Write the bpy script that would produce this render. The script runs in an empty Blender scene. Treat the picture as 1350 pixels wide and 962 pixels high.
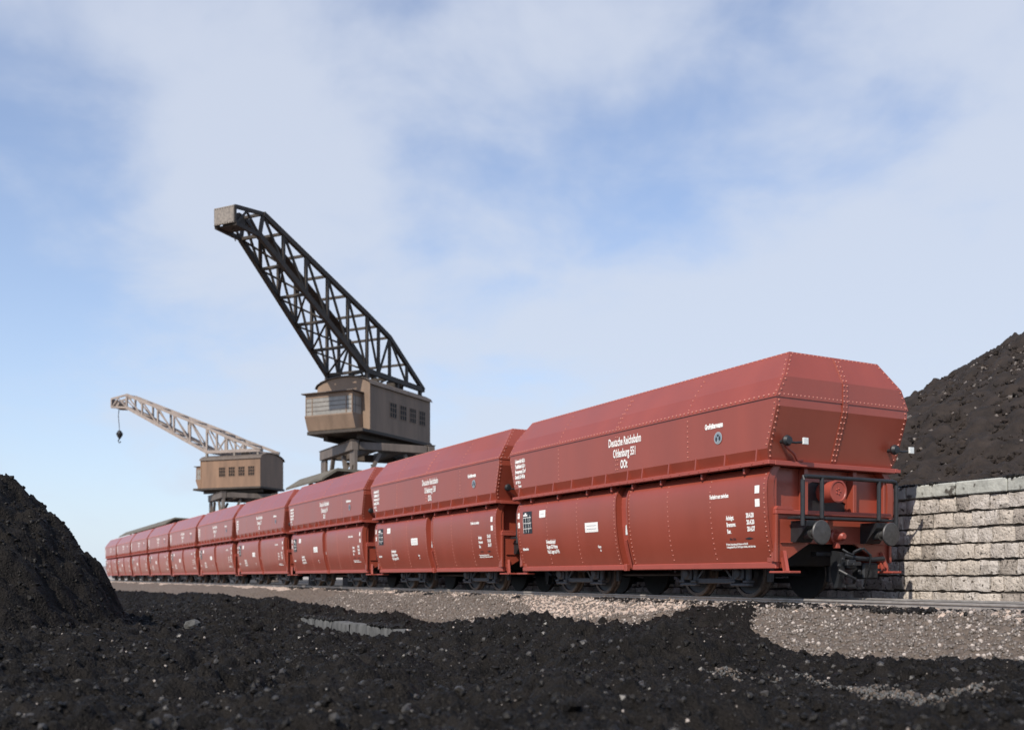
import bpy, bmesh, math, random
import numpy as np
from mathutils import Vector, Matrix

random.seed(7)
rng = np.random.default_rng(11)
scene = bpy.context.scene
COL = scene.collection
R = math.radians

# ------------------------------------------------------------------ camera, sky, sun, exposure
HC = 0.40                                   # eye height above the rail tops
cam_d = bpy.data.cameras.new('camera')
cam_d.sensor_width = 36.0
cam_d.lens = 36.0 * 1300 / 1350
cam_d.shift_y = (760 - 481) / 1350.0
cam_d.clip_start = 0.1
cam_d.clip_end = 8000
cam_d.dof.use_dof = True
cam_d.dof.focus_distance = 15.5
cam_d.dof.aperture_fstop = 1.25
cam = bpy.data.objects.new('camera', cam_d)
COL.objects.link(cam)
cam.location = (0, 0, HC)
cam.rotation_euler = (R(90), 0, 0)
scene.camera = cam

SUN_EL = 41.0
to_sun_h = Vector((-0.48, -0.877)).normalized()
e = R(SUN_EL)
to_sun = Vector((to_sun_h.x * math.cos(e), to_sun_h.y * math.cos(e), math.sin(e)))
sun_d = bpy.data.lights.new('sun', 'SUN')
sun_d.energy = 4.9
sun_d.angle = R(0.53)
sun_d.color = (1.0, 0.92, 0.815)
sun = bpy.data.objects.new('sun', sun_d)
COL.objects.link(sun)
sun.rotation_euler = to_sun.to_track_quat('Z', 'Y').to_euler()
sun.location = (-20, -40, 40)

world = bpy.data.worlds.new('World')
scene.world = world
world.use_nodes = True
wn, wl = world.node_tree.nodes, world.node_tree.links
wn.clear()
w_out = wn.new('ShaderNodeOutputWorld')
w_bg = wn.new('ShaderNodeBackground')
w_bg.inputs['Strength'].default_value = 0.12
sky = wn.new('ShaderNodeTexSky')
sky.sky_type = 'NISHITA'
sky.sun_disc = False
sky.sun_elevation = R(SUN_EL)
sky.sun_rotation = math.atan2(to_sun_h.x, to_sun_h.y)
sky.air_density = 1.0
sky.dust_density = 0.6
sky.ozone_density = 1.2
SKY_GAIN = 1.25
CLOUD_COL = (5.45, 5.90, 6.95, 1)
w_tc = wn.new('ShaderNodeTexCoord')


def wmath(op, a, b=None, c=None):
    n = wn.new('ShaderNodeMath'); n.operation = op
    for i, v in enumerate((a, b, c)):
        if v is None: continue
        if isinstance(v, (int, float)): n.inputs[i].default_value = v
        else: wl.new(v, n.inputs[i])
    return n.outputs[0]


def wvec(op, a, b=None):
    n = wn.new('ShaderNodeVectorMath'); n.operation = op
    for i, v in enumerate((a, b)):
        if v is None: continue
        if isinstance(v, tuple): n.inputs[i].default_value = v
        else: wl.new(v, n.inputs[i])
    return n


DIR = wvec('NORMALIZE', w_tc.outputs['Generated']).outputs['Vector']
w_sep = wn.new('ShaderNodeSeparateXYZ'); wl.new(DIR, w_sep.inputs[0])
# stretch the cloud field the way a layer seen from below is foreshortened
w_den = wmath('ADD', wmath('MAXIMUM', w_sep.outputs['Z'], 0.0), 0.35)
w_cmb = wn.new('ShaderNodeCombineXYZ')
wl.new(wmath('DIVIDE', w_sep.outputs['X'], w_den), w_cmb.inputs[0])
wl.new(wmath('DIVIDE', w_sep.outputs['Y'], w_den), w_cmb.inputs[1])
w_cmb.inputs[2].default_value = 2.4


def wnoise(scale, detail, rough, dist, vec):
    n = wn.new('ShaderNodeTexNoise')
    n.inputs['Scale'].default_value = scale
    n.inputs['Detail'].default_value = detail
    n.inputs['Roughness'].default_value = rough
    n.inputs['Distortion'].default_value = dist
    wl.new(vec, n.inputs['Vector'])
    return n.outputs['Fac']


n_big = wnoise(1.5, 6, 0.5, 0.35, w_cmb.outputs[0])
n_fine = wnoise(4.5, 5, 0.55, 0.25, w_cmb.outputs[0])
# broad cloud banks (+) and open blue (-) as soft lobes round compass directions
LOBES = [((-0.31, 0.46), 0.20, 0.26), ((-0.05, 0.30), 0.22, 0.16), ((0.28, 0.28), 0.22, 0.24), ((0.42, 0.58), 0.17, 0.22),
         ((0.52, 0.34), 0.16, 0.26), ((0.06, 0.275), 0.10, 0.16), ((0.24, 0.285), 0.10, 0.14), ((-0.30, 0.42), 0.10, 0.12), ((-0.22, 0.30), 0.18, 0.20), ((-0.10, 0.60), 0.09, -0.06), ((0.20, 0.62), 0.10, 0.10), ((0.06, 0.50), 0.08, 0.10),
         ((-0.55, 0.28), 0.20, -0.15), ((-0.52, 0.57), 0.13, -0.24), ((0.05, 0.405), 0.080, -0.40), ((0.215, 0.45), 0.095, -0.44), ((0.34, 0.49), 0.07, -0.12), ((0.45, 0.44), 0.08, -0.2)]
acc = None
for (lx, lz), sig, amp in LOBES:
    v = Vector((lx, 1.0, lz)).normalized()
    dot = wvec('DOT_PRODUCT', DIR, tuple(v)).outputs['Value']
    g = wmath('MULTIPLY', wmath('POWER', 2.71828, wmath('MULTIPLY', wmath('SUBTRACT', dot, 1.0), 1.0 / (sig * sig))), amp)
    acc = g if acc is None else wmath('ADD', acc, g)
cov = wmath('ADD', wmath('ADD', wmath('MULTIPLY', wmath('SUBTRACT', n_big, 0.5), 1.15), wmath('MULTIPLY', wmath('SUBTRACT', n_fine, 0.5), 0.85)), acc)
mr = wn.new('ShaderNodeMapRange'); mr.interpolation_type = 'SMOOTHERSTEP'
wl.new(cov, mr.inputs['Value'])
mr.inputs['From Min'].default_value = -0.10
mr.inputs['From Max'].default_value = 0.50
mr.inputs['To Min'].default_value = 0.12
mr.inputs['To Max'].default_value = 0.88
# thin pale haze low over the horizon
hz_f = wmath('MULTIPLY', wmath('POWER', 2.71828, wmath('MULTIPLY', wmath('MAXIMUM', w_sep.outputs['Z'], 0.0), -5.0)), 0.88)
w_mix = wn.new('ShaderNodeMix'); w_mix.data_type = 'RGBA'
wl.new(mr.outputs[0], w_mix.inputs['Factor'])
w_gain = wn.new('ShaderNodeMix'); w_gain.data_type = 'RGBA'; w_gain.blend_type = 'MULTIPLY'; w_gain.inputs['Factor'].default_value = 1.0
wl.new(sky.outputs[0], w_gain.inputs['A']); w_gain.inputs['B'].default_value = (SKY_GAIN * 0.97, SKY_GAIN * 1.04, SKY_GAIN * 1.19, 1)
wl.new(w_gain.outputs['Result'], w_mix.inputs['A'])
w_mix.inputs['B'].default_value = CLOUD_COL
w_hz = wn.new('ShaderNodeMix'); w_hz.data_type = 'RGBA'
wl.new(hz_f, w_hz.inputs['Factor']); wl.new(w_mix.outputs['Result'], w_hz.inputs['A']); w_hz.inputs['B'].default_value = (5.6, 6.5, 7.6, 1)
wl.new(w_hz.outputs['Result'], w_bg.inputs['Color'])
wl.new(w_bg.outputs[0], w_out.inputs[0])

scene.view_settings.view_transform = 'Standard'
scene.view_settings.look = 'None'
scene.view_settings.exposure = 0.0
scene.view_settings.gamma = 1.0
scene.view_settings.use_curve_mapping = False
scene.render.engine = 'CYCLES'
scene.cycles.max_bounces = 6
scene.cycles.use_denoising = True
scene.render.film_transparent = False

# ------------------------------------------------------------------ track frame: t runs away along the rails, p runs across them
D1 = Vector((-0.4752, 0.8798, 0.0))
D2 = Vector((0.8798, 0.4752, 0.0))
TRACK_P = 13.88
WAGON_YAW = math.atan2(-D1.y, -D1.x)


def tp(t, p, z=0.0):
    return Vector((t * D1.x + p * D2.x, t * D1.y + p * D2.y, z))


# ------------------------------------------------------------------ materials
def new_mat(name):
    m = bpy.data.materials.new(name)
    m.use_nodes = True
    return m, m.node_tree.nodes, m.node_tree.links, m.node_tree.nodes['Principled BSDF']


def paint(name, c, rough=0.45, var=0.12, scale=3.0, metallic=0.0, bump=0.0, bscale=60, spec=0.5, c2=None, spots=None, streak=False):
    """solid colour broken by two sizes of noise: grime, fading, a little grain in the gloss"""
    m, N, L, b = new_mat(name)
    tc = N.new('ShaderNodeTexCoord')
    oi = N.new('ShaderNodeObjectInfo')
    add = N.new('ShaderNodeVectorMath'); add.operation = 'ADD'
    L.new(tc.outputs['Object'], add.inputs[0])
    mul = N.new('ShaderNodeMath'); mul.operation = 'MULTIPLY'; mul.inputs[1].default_value = 37.0
    L.new(oi.outputs['Random'], mul.inputs[0]); L.new(mul.outputs[0], add.inputs[1])
    vec = add.outputs[0]
    if streak:
        mp = N.new('ShaderNodeMapping'); mp.inputs['Scale'].default_value = (1, 1, 0.18)
        L.new(vec, mp.inputs['Vector']); vec = mp.outputs[0]
    n1 = N.new('ShaderNodeTexNoise'); n1.inputs['Scale'].default_value = scale; n1.inputs['Detail'].default_value = 8; n1.inputs['Roughness'].default_value = 0.6
    L.new(vec, n1.inputs['Vector'])
    cr = N.new('ShaderNodeValToRGB')
    lo = tuple(x * (1 - var) for x in c); hi = tuple(min(1, x * (1 + var)) for x in (c2 or c))
    cr.color_ramp.elements[0].position = 0.3; cr.color_ramp.elements[1].position = 0.7
    cr.color_ramp.elements[0].color = (*lo, 1); cr.color_ramp.elements[1].color = (*hi, 1)
    L.new(n1.outputs['Fac'], cr.inputs[0])
    out = cr.outputs[0]
    if spots:
        n3 = N.new('ShaderNodeTexNoise'); n3.inputs['Scale'].default_value = spots[1]; n3.inputs['Detail'].default_value = 4
        L.new(vec, n3.inputs['Vector'])
        mr = N.new('ShaderNodeMapRange'); mr.inputs['From Min'].default_value = spots[2]; mr.inputs['From Max'].default_value = spots[2] + 0.08
        L.new(n3.outputs['Fac'], mr.inputs['Value'])
        mx = N.new('ShaderNodeMix'); mx.data_type = 'RGBA'
        L.new(mr.outputs[0], mx.inputs['Factor']); L.new(out, mx.inputs['A']); mx.inputs['B'].default_value = (*spots[0], 1)
        out = mx.outputs['Result']
    L.new(out, b.inputs['Base Color'])
    b.inputs['Metallic'].default_value = metallic
    b.inputs['Specular IOR Level'].default_value = spec
    rr = N.new('ShaderNodeMapRange'); rr.inputs['To Min'].default_value = max(0.05, rough - 0.08); rr.inputs['To Max'].default_value = min(1, rough + 0.08)
    L.new(n1.outputs['Fac'], rr.inputs['Value']); L.new(rr.outputs[0], b.inputs['Roughness'])
    if bump > 0:
        n2 = N.new('ShaderNodeTexNoise'); n2.inputs['Scale'].default_value = bscale; n2.inputs['Detail'].default_value = 6
        L.new(tc.outputs['Object'], n2.inputs['Vector'])
        bp = N.new('ShaderNodeBump'); bp.inputs['Strength'].default_value = 1.0; bp.inputs['Distance'].default_value = bump
        L.new(n2.outputs['Fac'], bp.inputs['Height']); L.new(bp.outputs[0], b.inputs['Normal'])
    return m


M = {}
M['red'] = paint('red_brown_paint', (0.262, 0.052, 0.030), rough=0.40, var=0.09, scale=1.3, bump=0.0006, bscale=9, streak=True)
M['red'].node_tree.nodes['Principled BSDF'].inputs['Coat Weight'].default_value = 0.32
M['red'].node_tree.nodes['Principled BSDF'].inputs['Coat Roughness'].default_value = 0.20
M['red2'] = paint('red_brown_frame_paint', (0.30, 0.062, 0.043), rough=0.45, var=0.08, scale=2.0)
M['rivet'] = paint('pale_rivet_heads', (0.50, 0.20, 0.155), rough=0.28, var=0.05)  # paler than the body paint so the rivet heads stand out
M['black'] = paint('black_ironwork', (0.016, 0.017, 0.019), rough=0.5, var=0.3, scale=9)
M['iron'] = paint('grey_ironwork', (0.050, 0.052, 0.060), rough=0.5, var=0.35, scale=12)
M['disc'] = paint('worn_buffer_steel', (0.062, 0.060, 0.059), rough=0.45, var=0.3, scale=14, metallic=0.3)
M['tread'] = paint('rusty_wheel_rim', (0.075, 0.055, 0.043), rough=0.5, var=0.5, scale=16, metallic=0.2)
M['wheel'] = paint('dark_wheel', (0.028, 0.028, 0.032), rough=0.55, var=0.3, scale=10)
M['white'] = paint('white_lettering', (0.82, 0.80, 0.76), rough=0.6, var=0.05, scale=30)
M['grey_mark'] = paint('grey_marking', (0.20, 0.24, 0.28), rough=0.6, var=0.05, scale=30)
M['emblem_ring'] = paint('emblem_ring', (0.30, 0.32, 0.34), rough=0.6, var=0.05)
M['dark_mark'] = paint('black_marking', (0.02, 0.024, 0.03), rough=0.6, var=0.05, scale=30)
M['reflector'] = paint('white_reflector', (0.62, 0.64, 0.62), rough=0.35, var=0.1, scale=30)
M['glass_dark'] = paint('dark_window_glass', (0.014, 0.012, 0.011), rough=0.5, var=0.2, scale=4, spec=0.2)
M['glass_pale'] = paint('dusty_window_glass', (0.24, 0.225, 0.20), rough=0.35, var=0.2, scale=2)
M['house'] = paint('weathered_crane_cladding', (0.215, 0.148, 0.102), rough=0.7, var=0.22, scale=1.4, bump=0.006, bscale=7, streak=True)
M['house_brown'] = paint('brown_crane_cladding', (0.20, 0.120, 0.073), rough=0.55, var=0.22, scale=1.4, bump=0.006, bscale=7, streak=True)
M['roof'] = paint('crane_roof_felt', (0.105, 0.082, 0.066), rough=0.7, var=0.25, scale=2)
M['boom'] = paint('shaded_boom_steel', (0.052, 0.042, 0.034), rough=0.65, var=0.3, scale=3, spec=0.3)  # shaded copy of the boom steel: shade put into the colour
M['boom_sunlit'] = paint('sunlit_boom_steel', (0.27, 0.222, 0.19), rough=0.6, var=0.2, scale=3)  # sunlit copy of the same steel: light put into the colour
M['portal'] = paint('weathered_portal_steel', (0.125, 0.100, 0.082), rough=0.6, var=0.35, scale=1.6, streak=True)
M['head'] = paint('pale_head_plate', (0.20, 0.172, 0.145), rough=0.6, var=0.4, scale=9)
M['canopy'] = paint('yellowed_canopy_boards', (0.12, 0.105, 0.08), rough=0.8, var=0.25, scale=2)
M['rail'] = paint('worn_rail_steel', (0.27, 0.25, 0.23), rough=0.5, var=0.25, scale=6, metallic=0.25)
M['sleeper'] = paint('tarred_sleeper', (0.055, 0.042, 0.033), rough=0.9, var=0.3, scale=6, bump=0.01, bscale=14)
M['coal'] = paint('coal', (0.0070, 0.0060, 0.0050), rough=0.65, var=0.5, scale=4, c2=(0.0115, 0.0096, 0.0080), bump=0.05, bscale=30, spec=0.12, spots=((0.050, 0.046, 0.042), 60, 0.63))  # light flecks in the noise paint tiny highlights on the coal
M['coal_lump'] = paint('coal_lump', (0.0095, 0.0082, 0.0070), rough=0.5, var=0.6, scale=18, bump=0.006, bscale=80, spec=0.2)
M['coal_glint'] = paint('glinting_coal_chip', (0.040, 0.036, 0.032), rough=0.45, var=0.5, scale=18, spec=0.4)  # paler chips: glints on the coal put into the colour
M['coal_far'] = paint('dusty_heap_coal', (0.024, 0.0175, 0.0138), rough=0.85, var=0.5, scale=2.2, bump=0.06, bscale=9, spec=0.3)
M['gravel'] = paint('gravel', (0.108, 0.083, 0.064), rough=0.85, var=0.35, scale=9, bump=0.02, bscale=34)
M['shoulder'] = paint('sandy_shoulder_sunlit_gravel', (0.40, 0.315, 0.255), rough=0.85, var=0.35, scale=5, bump=0.02, bscale=24)
M['pebble'] = paint('pebble', (0.13, 0.108, 0.09), rough=0.45, var=0.35, scale=22)
M['pebble_pale'] = paint('pale_pebble', (0.36, 0.31, 0.27), rough=0.7, var=0.25, scale=12)
M['bed'] = paint('coal_stained_shaded_ballast', (0.045, 0.038, 0.032), rough=0.9, var=0.4, scale=8, bump=0.02, bscale=24)
M['concrete'] = paint('grey_concrete', (0.085, 0.085, 0.082), rough=0.95, var=0.5, scale=7, bump=0.008, bscale=30, streak=True)
M['stone'] = paint('wall_stone', (0.40, 0.352, 0.302), rough=0.9, var=0.28, scale=5.5, bump=0.035, bscale=20, c2=(0.46, 0.42, 0.38), spots=((0.085, 0.07, 0.055), 13, 0.60))
M['coping'] = paint('coping_stone', (0.36, 0.365, 0.33), rough=0.9, var=0.3, scale=3.5, bump=0.015, bscale=16, spots=((0.07, 0.062, 0.052), 5, 0.60))
M['stone_dark'] = paint('sooty_wall_stone', (0.30, 0.262, 0.225), rough=0.9, var=0.3, scale=5.5, bump=0.035, bscale=20, spots=((0.07, 0.06, 0.05), 11, 0.57))
M['stone_pale'] = paint('pale_wall_stone', (0.48, 0.425, 0.365), rough=0.9, var=0.25, scale=5.5, bump=0.035, bscale=20, spots=((0.10, 0.085, 0.07), 14, 0.60))
M['mortar'] = paint('dark_mortar', (0.07, 0.06, 0.05), rough=1.0, var=0.3, scale=12)
M['sand'] = paint('sandy_ground', (0.36, 0.31, 0.26), rough=0.95, var=0.2, scale=0.6, c2=(0.40, 0.35, 0.30))
M['hill'] = paint('distant_scrub', (0.16, 0.155, 0.17), rough=1.0, var=0.4, scale=0.02, c2=(0.24, 0.21, 0.20))


# ------------------------------------------------------------------ mesh builder
class MB:
    def __init__(self):
        self.v, self.f, self.mi = [], [], []

    def add(self, verts, faces, mi=0):
        o = len(self.v)
        self.v.extend([tuple(x) for x in verts])
        self.f.extend([tuple(i + o for i in fc) for fc in faces])
        self.mi.extend([mi] * len(faces))

    def box(self, x0, x1, y0, y1, z0, z1, mi=0, mat=None):
        vs = [Vector((x, y, z)) for z in (z0, z1) for x, y in ((x0, y0), (x1, y0), (x1, y1), (x0, y1))]
        if mat: vs = [mat @ v for v in vs]
        self.add(vs, [(3, 2, 1, 0), (4, 5, 6, 7), (0, 1, 5, 4), (1, 2, 6, 5), (2, 3, 7, 6), (3, 0, 4, 7)], mi)

    def bbox(self, x0, x1, y0, y1, z0, z1, c=0.01, mi=0):
        """box whose edges are chamfered by c"""
        bm = bmesh.new()
        bmesh.ops.create_cube(bm, size=1.0)
        for v in bm.verts:
            v.co = Vector((x0 + (v.co.x + .5) * (x1 - x0), y0 + (v.co.y + .5) * (y1 - y0), z0 + (v.co.z + .5) * (z1 - z0)))
        bmesh.ops.bevel(bm, geom=list(bm.edges), offset=c, segments=1, affect='EDGES')
        bm.verts.index_update()
        self.add([v.co.copy() for v in bm.verts], [[v.index for v in f.verts] for f in bm.faces], mi)
        bm.free()

    def beam(self, a, b, w, h=None, mi=0, up=(0, 0, 1)):
        a, b = Vector(a), Vector(b)
        h = h or w
        d = (b - a).normalized()
        u = Vector(up)
        if abs(d.dot(u)) > 0.98: u = Vector((1, 0, 0))
        s = d.cross(u).normalized(); u2 = s.cross(d).normalized()
        vs = []
        for p in (a, b):
            for i, j in ((-1, -1), (1, -1), (1, 1), (-1, 1)):
                vs.append(p + s * (i * w / 2) + u2 * (j * h / 2))
        self.add(vs, [(3, 2, 1, 0), (4, 5, 6, 7), (0, 1, 5, 4), (1, 2, 6, 5), (2, 3, 7, 6), (3, 0, 4, 7)], mi)

    def tube(self, pts, r, n=8, mi=0, caps=True):
        pts = [Vector(p) for p in pts]
        rings = []
        for k, p in enumerate(pts):
            d = (pts[min(k + 1, len(pts) - 1)] - pts[max(k - 1, 0)]).normalized()
            u = Vector((0, 0, 1)) if abs(d.z) < 0.95 else Vector((1, 0, 0))
            s = d.cross(u).normalized(); u2 = s.cross(d)
            rr = r[k] if isinstance(r, (list, tuple)) else r
            rings.append([p + s * (rr * math.cos(2 * math.pi * i / n)) + u2 * (rr * math.sin(2 * math.pi * i / n)) for i in range(n)])
        fs = []
        for k in range(len(pts) - 1):
            for i in range(n):
                j = (i + 1) % n
                fs.append((k * n + i, k * n + j, (k + 1) * n + j, (k + 1) * n + i))
        if caps:
            fs.append(tuple(range(n))[::-1]); fs.append(tuple((len(pts) - 1) * n + i for i in range(n)))
        self.add([v for rg in rings for v in rg], fs, mi)

    def lathe(self, prof, origin, axis='x', n=24, mi=0, mis=None):
        """prof: list of (distance along axis, radius)"""
        vs = []
        for a, r in prof:
            for i in range(n):
                c, s = r * math.cos(2 * math.pi * i / n), r * math.sin(2 * math.pi * i / n)
                v = {'x': (a, c, s), 'y': (c, a, s), 'z': (c, s, a)}[axis]
                vs.append(Vector(v) + Vector(origin))
        o = len(self.v)
        self.v.extend([tuple(v) for v in vs])
        for k in range(len(prof) - 1):
            for i in range(n):
                j = (i + 1) % n
                self.f.append((o + k * n + i, o + k * n + j, o + (k + 1) * n + j, o + (k + 1) * n + i))
                self.mi.append(mis[k] if mis else mi)
        for k, ring in ((0, 1), (len(prof) - 1, 0)):
            if prof[k][1] > 1e-4:
                self.f.append(tuple(o + k * n + i for i in range(n))); self.mi.append(mi)

    def prism(self, poly, y0, y1, plane='xz', mi=0):
        """extrude a polygon given in a plane along the third axis"""
        n = len(poly)
        def P(a, b, c):
            return {'xz': (a, c, b), 'yz': (c, a, b), 'xy': (a, b, c)}[plane]
        vs = [P(a, b, y0) for a, b in poly] + [P(a, b, y1) for a, b in poly]
        fs = [tuple(range(n))[::-1], tuple(range(n, 2 * n))]
        for i in range(n):
            j = (i + 1) % n
            fs.append((i, j, n + j, n + i))
        self.add(vs, fs, mi)

    def rivet(self, p, nrm, r=0.019, mi=0):
        r *= 1.28
        nrm = Vector(nrm).normalized(); p = Vector(p)
        u = Vector((0, 0, 1)) if abs(nrm.z) < 0.9 else Vector((1, 0, 0))
        s = nrm.cross(u).normalized(); u2 = nrm.cross(s)
        vs = []
        for h, k in ((-0.004, 1.0), (0.6 * r, 0.78)):
            for i in range(6):
                a = math.pi * i / 3
                vs.append(p + nrm * h + s * (r * k * math.cos(a)) + u2 * (r * k * math.sin(a)))
        vs.append(p + nrm * (0.95 * r))
        fs = [(i, (i + 1) % 6, 6 + (i + 1) % 6, 6 + i) for i in range(6)] + [(6 + i, 6 + (i + 1) % 6, 12) for i in range(6)]
        self.add(vs, fs, mi)

    def rivets(self, a, b, step, nrm, r=0.019, mi=0):
        a, b = Vector(a), Vector(b)
        n = max(1, int(round((b - a).length / step)))
        for i in range(n + 1):
            self.rivet(a.lerp(b, i / n), nrm, r, mi)

    def build(self, name, mats, parent=None, loc=None, rot=None, smooth=35, fixn=True):
        me = bpy.data.meshes.new(name)
        me.from_pydata(self.v, [], self.f)
        mats = mats if isinstance(mats, (list, tuple)) else [mats]
        for m in mats: me.materials.append(m)
        if len(mats) > 1: me.polygons.foreach_set('material_index', self.mi)
        if fixn:
            bm = bmesh.new(); bm.from_mesh(me)
            bmesh.ops.recalc_face_normals(bm, faces=bm.faces)
            bm.to_mesh(me); bm.free()
        if smooth:
            me.polygons.foreach_set('use_smooth', [True] * len(me.polygons))
            me.set_sharp_from_angle(angle=R(smooth))
        me.update()
        o = bpy.data.objects.new(name, me)
        COL.objects.link(o)
        if parent: o.parent = parent
        if loc is not None: o.location = loc
        if rot is not None: o.rotation_euler = rot
        return o


def np_mesh(name, verts, faces, mats, mi=None, smooth=True, parent=None):
    """verts (n,3), faces (m,k) numpy arrays of one face size"""
    me = bpy.data.meshes.new(name)
    k = faces.shape[1]
    me.vertices.add(len(verts)); me.vertices.foreach_set('co', np.ascontiguousarray(verts, dtype=np.float32).ravel())
    me.loops.add(faces.size); me.loops.foreach_set('vertex_index', np.ascontiguousarray(faces, dtype=np.int32).ravel())
    me.polygons.add(len(faces)); me.polygons.foreach_set('loop_start', np.arange(0, faces.size, k, dtype=np.int32))
    mats = mats if isinstance(mats, (list, tuple)) else [mats]
    for m in mats: me.materials.append(m)
    if mi is not None: me.polygons.foreach_set('material_index', mi.astype(np.int32))
    me.polygons.foreach_set('use_smooth', np.full(len(faces), bool(smooth)))
    me.update(calc_edges=True); me.validate()
    o = bpy.data.objects.new(name, me); COL.objects.link(o)
    if parent: o.parent = parent
    return o


def tag(o, label=None, cat=None, group=None, kind=None):
    if label: o['label'] = label
    if cat: o['category'] = cat
    if group: o['group'] = group
    if kind: o['kind'] = kind
    return o


def empty(name, loc, rz=0.0):
    o = bpy.data.objects.new(name, None); COL.objects.link(o)
    o.location = loc; o.rotation_euler = (0, 0, rz); o.empty_display_size = 0.5
    return o


def copy_tree(o, parent=None):
    c = o.copy(); COL.objects.link(c)
    if parent: c.parent = parent
    for ch in list(o.children): copy_tree(ch, c)
    return c


# ------------------------------------------------------------------ noise on numpy arrays
def _hash(ix, iy, seed):
    h = (ix.astype(np.int64) * 374761393 + iy.astype(np.int64) * 668265263 + seed * 974634777) & 0xFFFFFFFF
    h = ((h ^ (h >> 13)) * 1274126177) & 0xFFFFFFFF
    h = ((h ^ (h >> 16)) * 2246822519) & 0xFFFFFFFF
    return ((h ^ (h >> 15)) & 0xFFFFFF) / float(0x1000000)


def vnoise(x, y, seed=0):
    ix, iy = np.floor(x), np.floor(y)
    fx, fy = x - ix, y - iy
    fx = fx * fx * fx * (fx * (fx * 6 - 15) + 10); fy = fy * fy * fy * (fy * (fy * 6 - 15) + 10)
    a = _hash(ix, iy, seed); b = _hash(ix + 1, iy, seed); c = _hash(ix, iy + 1, seed); d = _hash(ix + 1, iy + 1, seed)
    return (a * (1 - fx) + b * fx) * (1 - fy) + (c * (1 - fx) + d * fx) * fy


def fbm(x, y, seed=0, oct=5, gain=0.5):
    s = np.zeros_like(x); a = 1.0; tot = 0
    for k in range(oct):
        s += a * (vnoise(x, y, seed + k * 17) - 0.5); tot += a
        x = x * 2.03 + 11.3; y = y * 2.03 - 7.7; a *= gain
    return s / tot * 2


def lumps(x, y, size, seed):
    """rounded stones packed on a jittered grid, 0..1"""
    x = x / size; y = y / size
    ix, iy = np.floor(x), np.floor(y)
    best = np.zeros_like(x)
    for dx in (-1, 0, 1):
        for dy in (-1, 0, 1):
            jx, jy = ix + dx, iy + dy
            cx = jx + 0.5 + 0.8 * (_hash(jx, jy, seed) - 0.5); cy = jy + 0.5 + 0.8 * (_hash(jx, jy, seed + 1) - 0.5)
            r = 0.35 + 0.45 * _hash(jx, jy, seed + 2)
            d2 = ((x - cx) ** 2 + (y - cy) ** 2) / (r * r)
            h = np.where(d2 < 1, np.sqrt(np.maximum(0, 1 - d2)) * r, 0) * (0.5 + _hash(jx, jy, seed + 3))
            best = np.maximum(best, h)
    return best


def sstep(a, b, x):
    u = np.clip((x - a) / (b - a), 0, 1)
    return u * u * (3 - 2 * u)


def grid_mesh(name, T, P, Z, mats, mi=None):
    n, m = T.shape
    X = T * D1.x + P * D2.x; Y = T * D1.y + P * D2.y
    v = np.stack([X, Y, Z], -1).reshape(-1, 3)
    i = np.arange((n - 1) * (m - 1)); r = i // (m - 1); c = i % (m - 1)
    a = r * m + c
    f = np.stack([a, a + 1, a + m + 1, a + m], -1)
    o = np_mesh(name, v, f, mats, mi)
    # heightfields must face up
    if o.data.polygons[0].normal.z < 0: o.data.flip_normals()
    return o


# rocks: many small faceted stones in one mesh
def rock_proto(seed, sub=1):
    bm = bmesh.new(); bmesh.ops.create_icosphere(bm, subdivisions=sub, radius=1.0)
    rg = np.random.default_rng(seed)
    v = np.array([x.co for x in bm.verts]); f = np.array([[q.index for q in fc.verts] for fc in bm.faces]); bm.free()
    v = v * (0.72 + 0.5 * rg.random((len(v), 1))) * (0.7 + 0.6 * rg.random((1, 3)))
    return v, f


def rocks(name, pos, size, mats, mi=None, protos=6, sub=1, smooth=False, flat=1.0):
    PV = [rock_proto(100 + k, sub) for k in range(protos)]
    nv, nf = len(PV[0][0]), len(PV[0][1])
    n = len(pos)
    allv = np.empty((n, nv, 3)); allf = np.empty((n, nf, 3), dtype=np.int64)
    which = rng.integers(0, protos, n)
    ang = rng.random((n, 3)) * 2 * math.pi
    ca, sa = np.cos(ang), np.sin(ang)
    Rz = np.zeros((n, 3, 3)); Rz[:, 0, 0] = ca[:, 0]; Rz[:, 0, 1] = -sa[:, 0]; Rz[:, 1, 0] = sa[:, 0]; Rz[:, 1, 1] = ca[:, 0]; Rz[:, 2, 2] = 1
    Rx = np.zeros((n, 3, 3)); Rx[:, 1, 1] = ca[:, 1]; Rx[:, 1, 2] = -sa[:, 1]; Rx[:, 2, 1] = sa[:, 1]; Rx[:, 2, 2] = ca[:, 1]; Rx[:, 0, 0] = 1
    RR = Rz @ Rx
    for k in range(protos):
        s = which == k
        allv[s] = np.einsum('nij,vj->nvi', RR[s], PV[k][0])
        allf[s] = PV[k][1][None]
    allv[:, :, 2] *= flat
    allv = allv * size[:, None, None] + pos[:, None, :]
    allf = allf + (np.arange(n) * nv)[:, None, None]
    fm = None if mi is None else np.repeat(mi, nf)
    return np_mesh(name, allv.reshape(-1, 3), allf.reshape(-1, 3), mats, fm, smooth)


# ------------------------------------------------------------------ lettering
_txt_cache = {}


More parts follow.
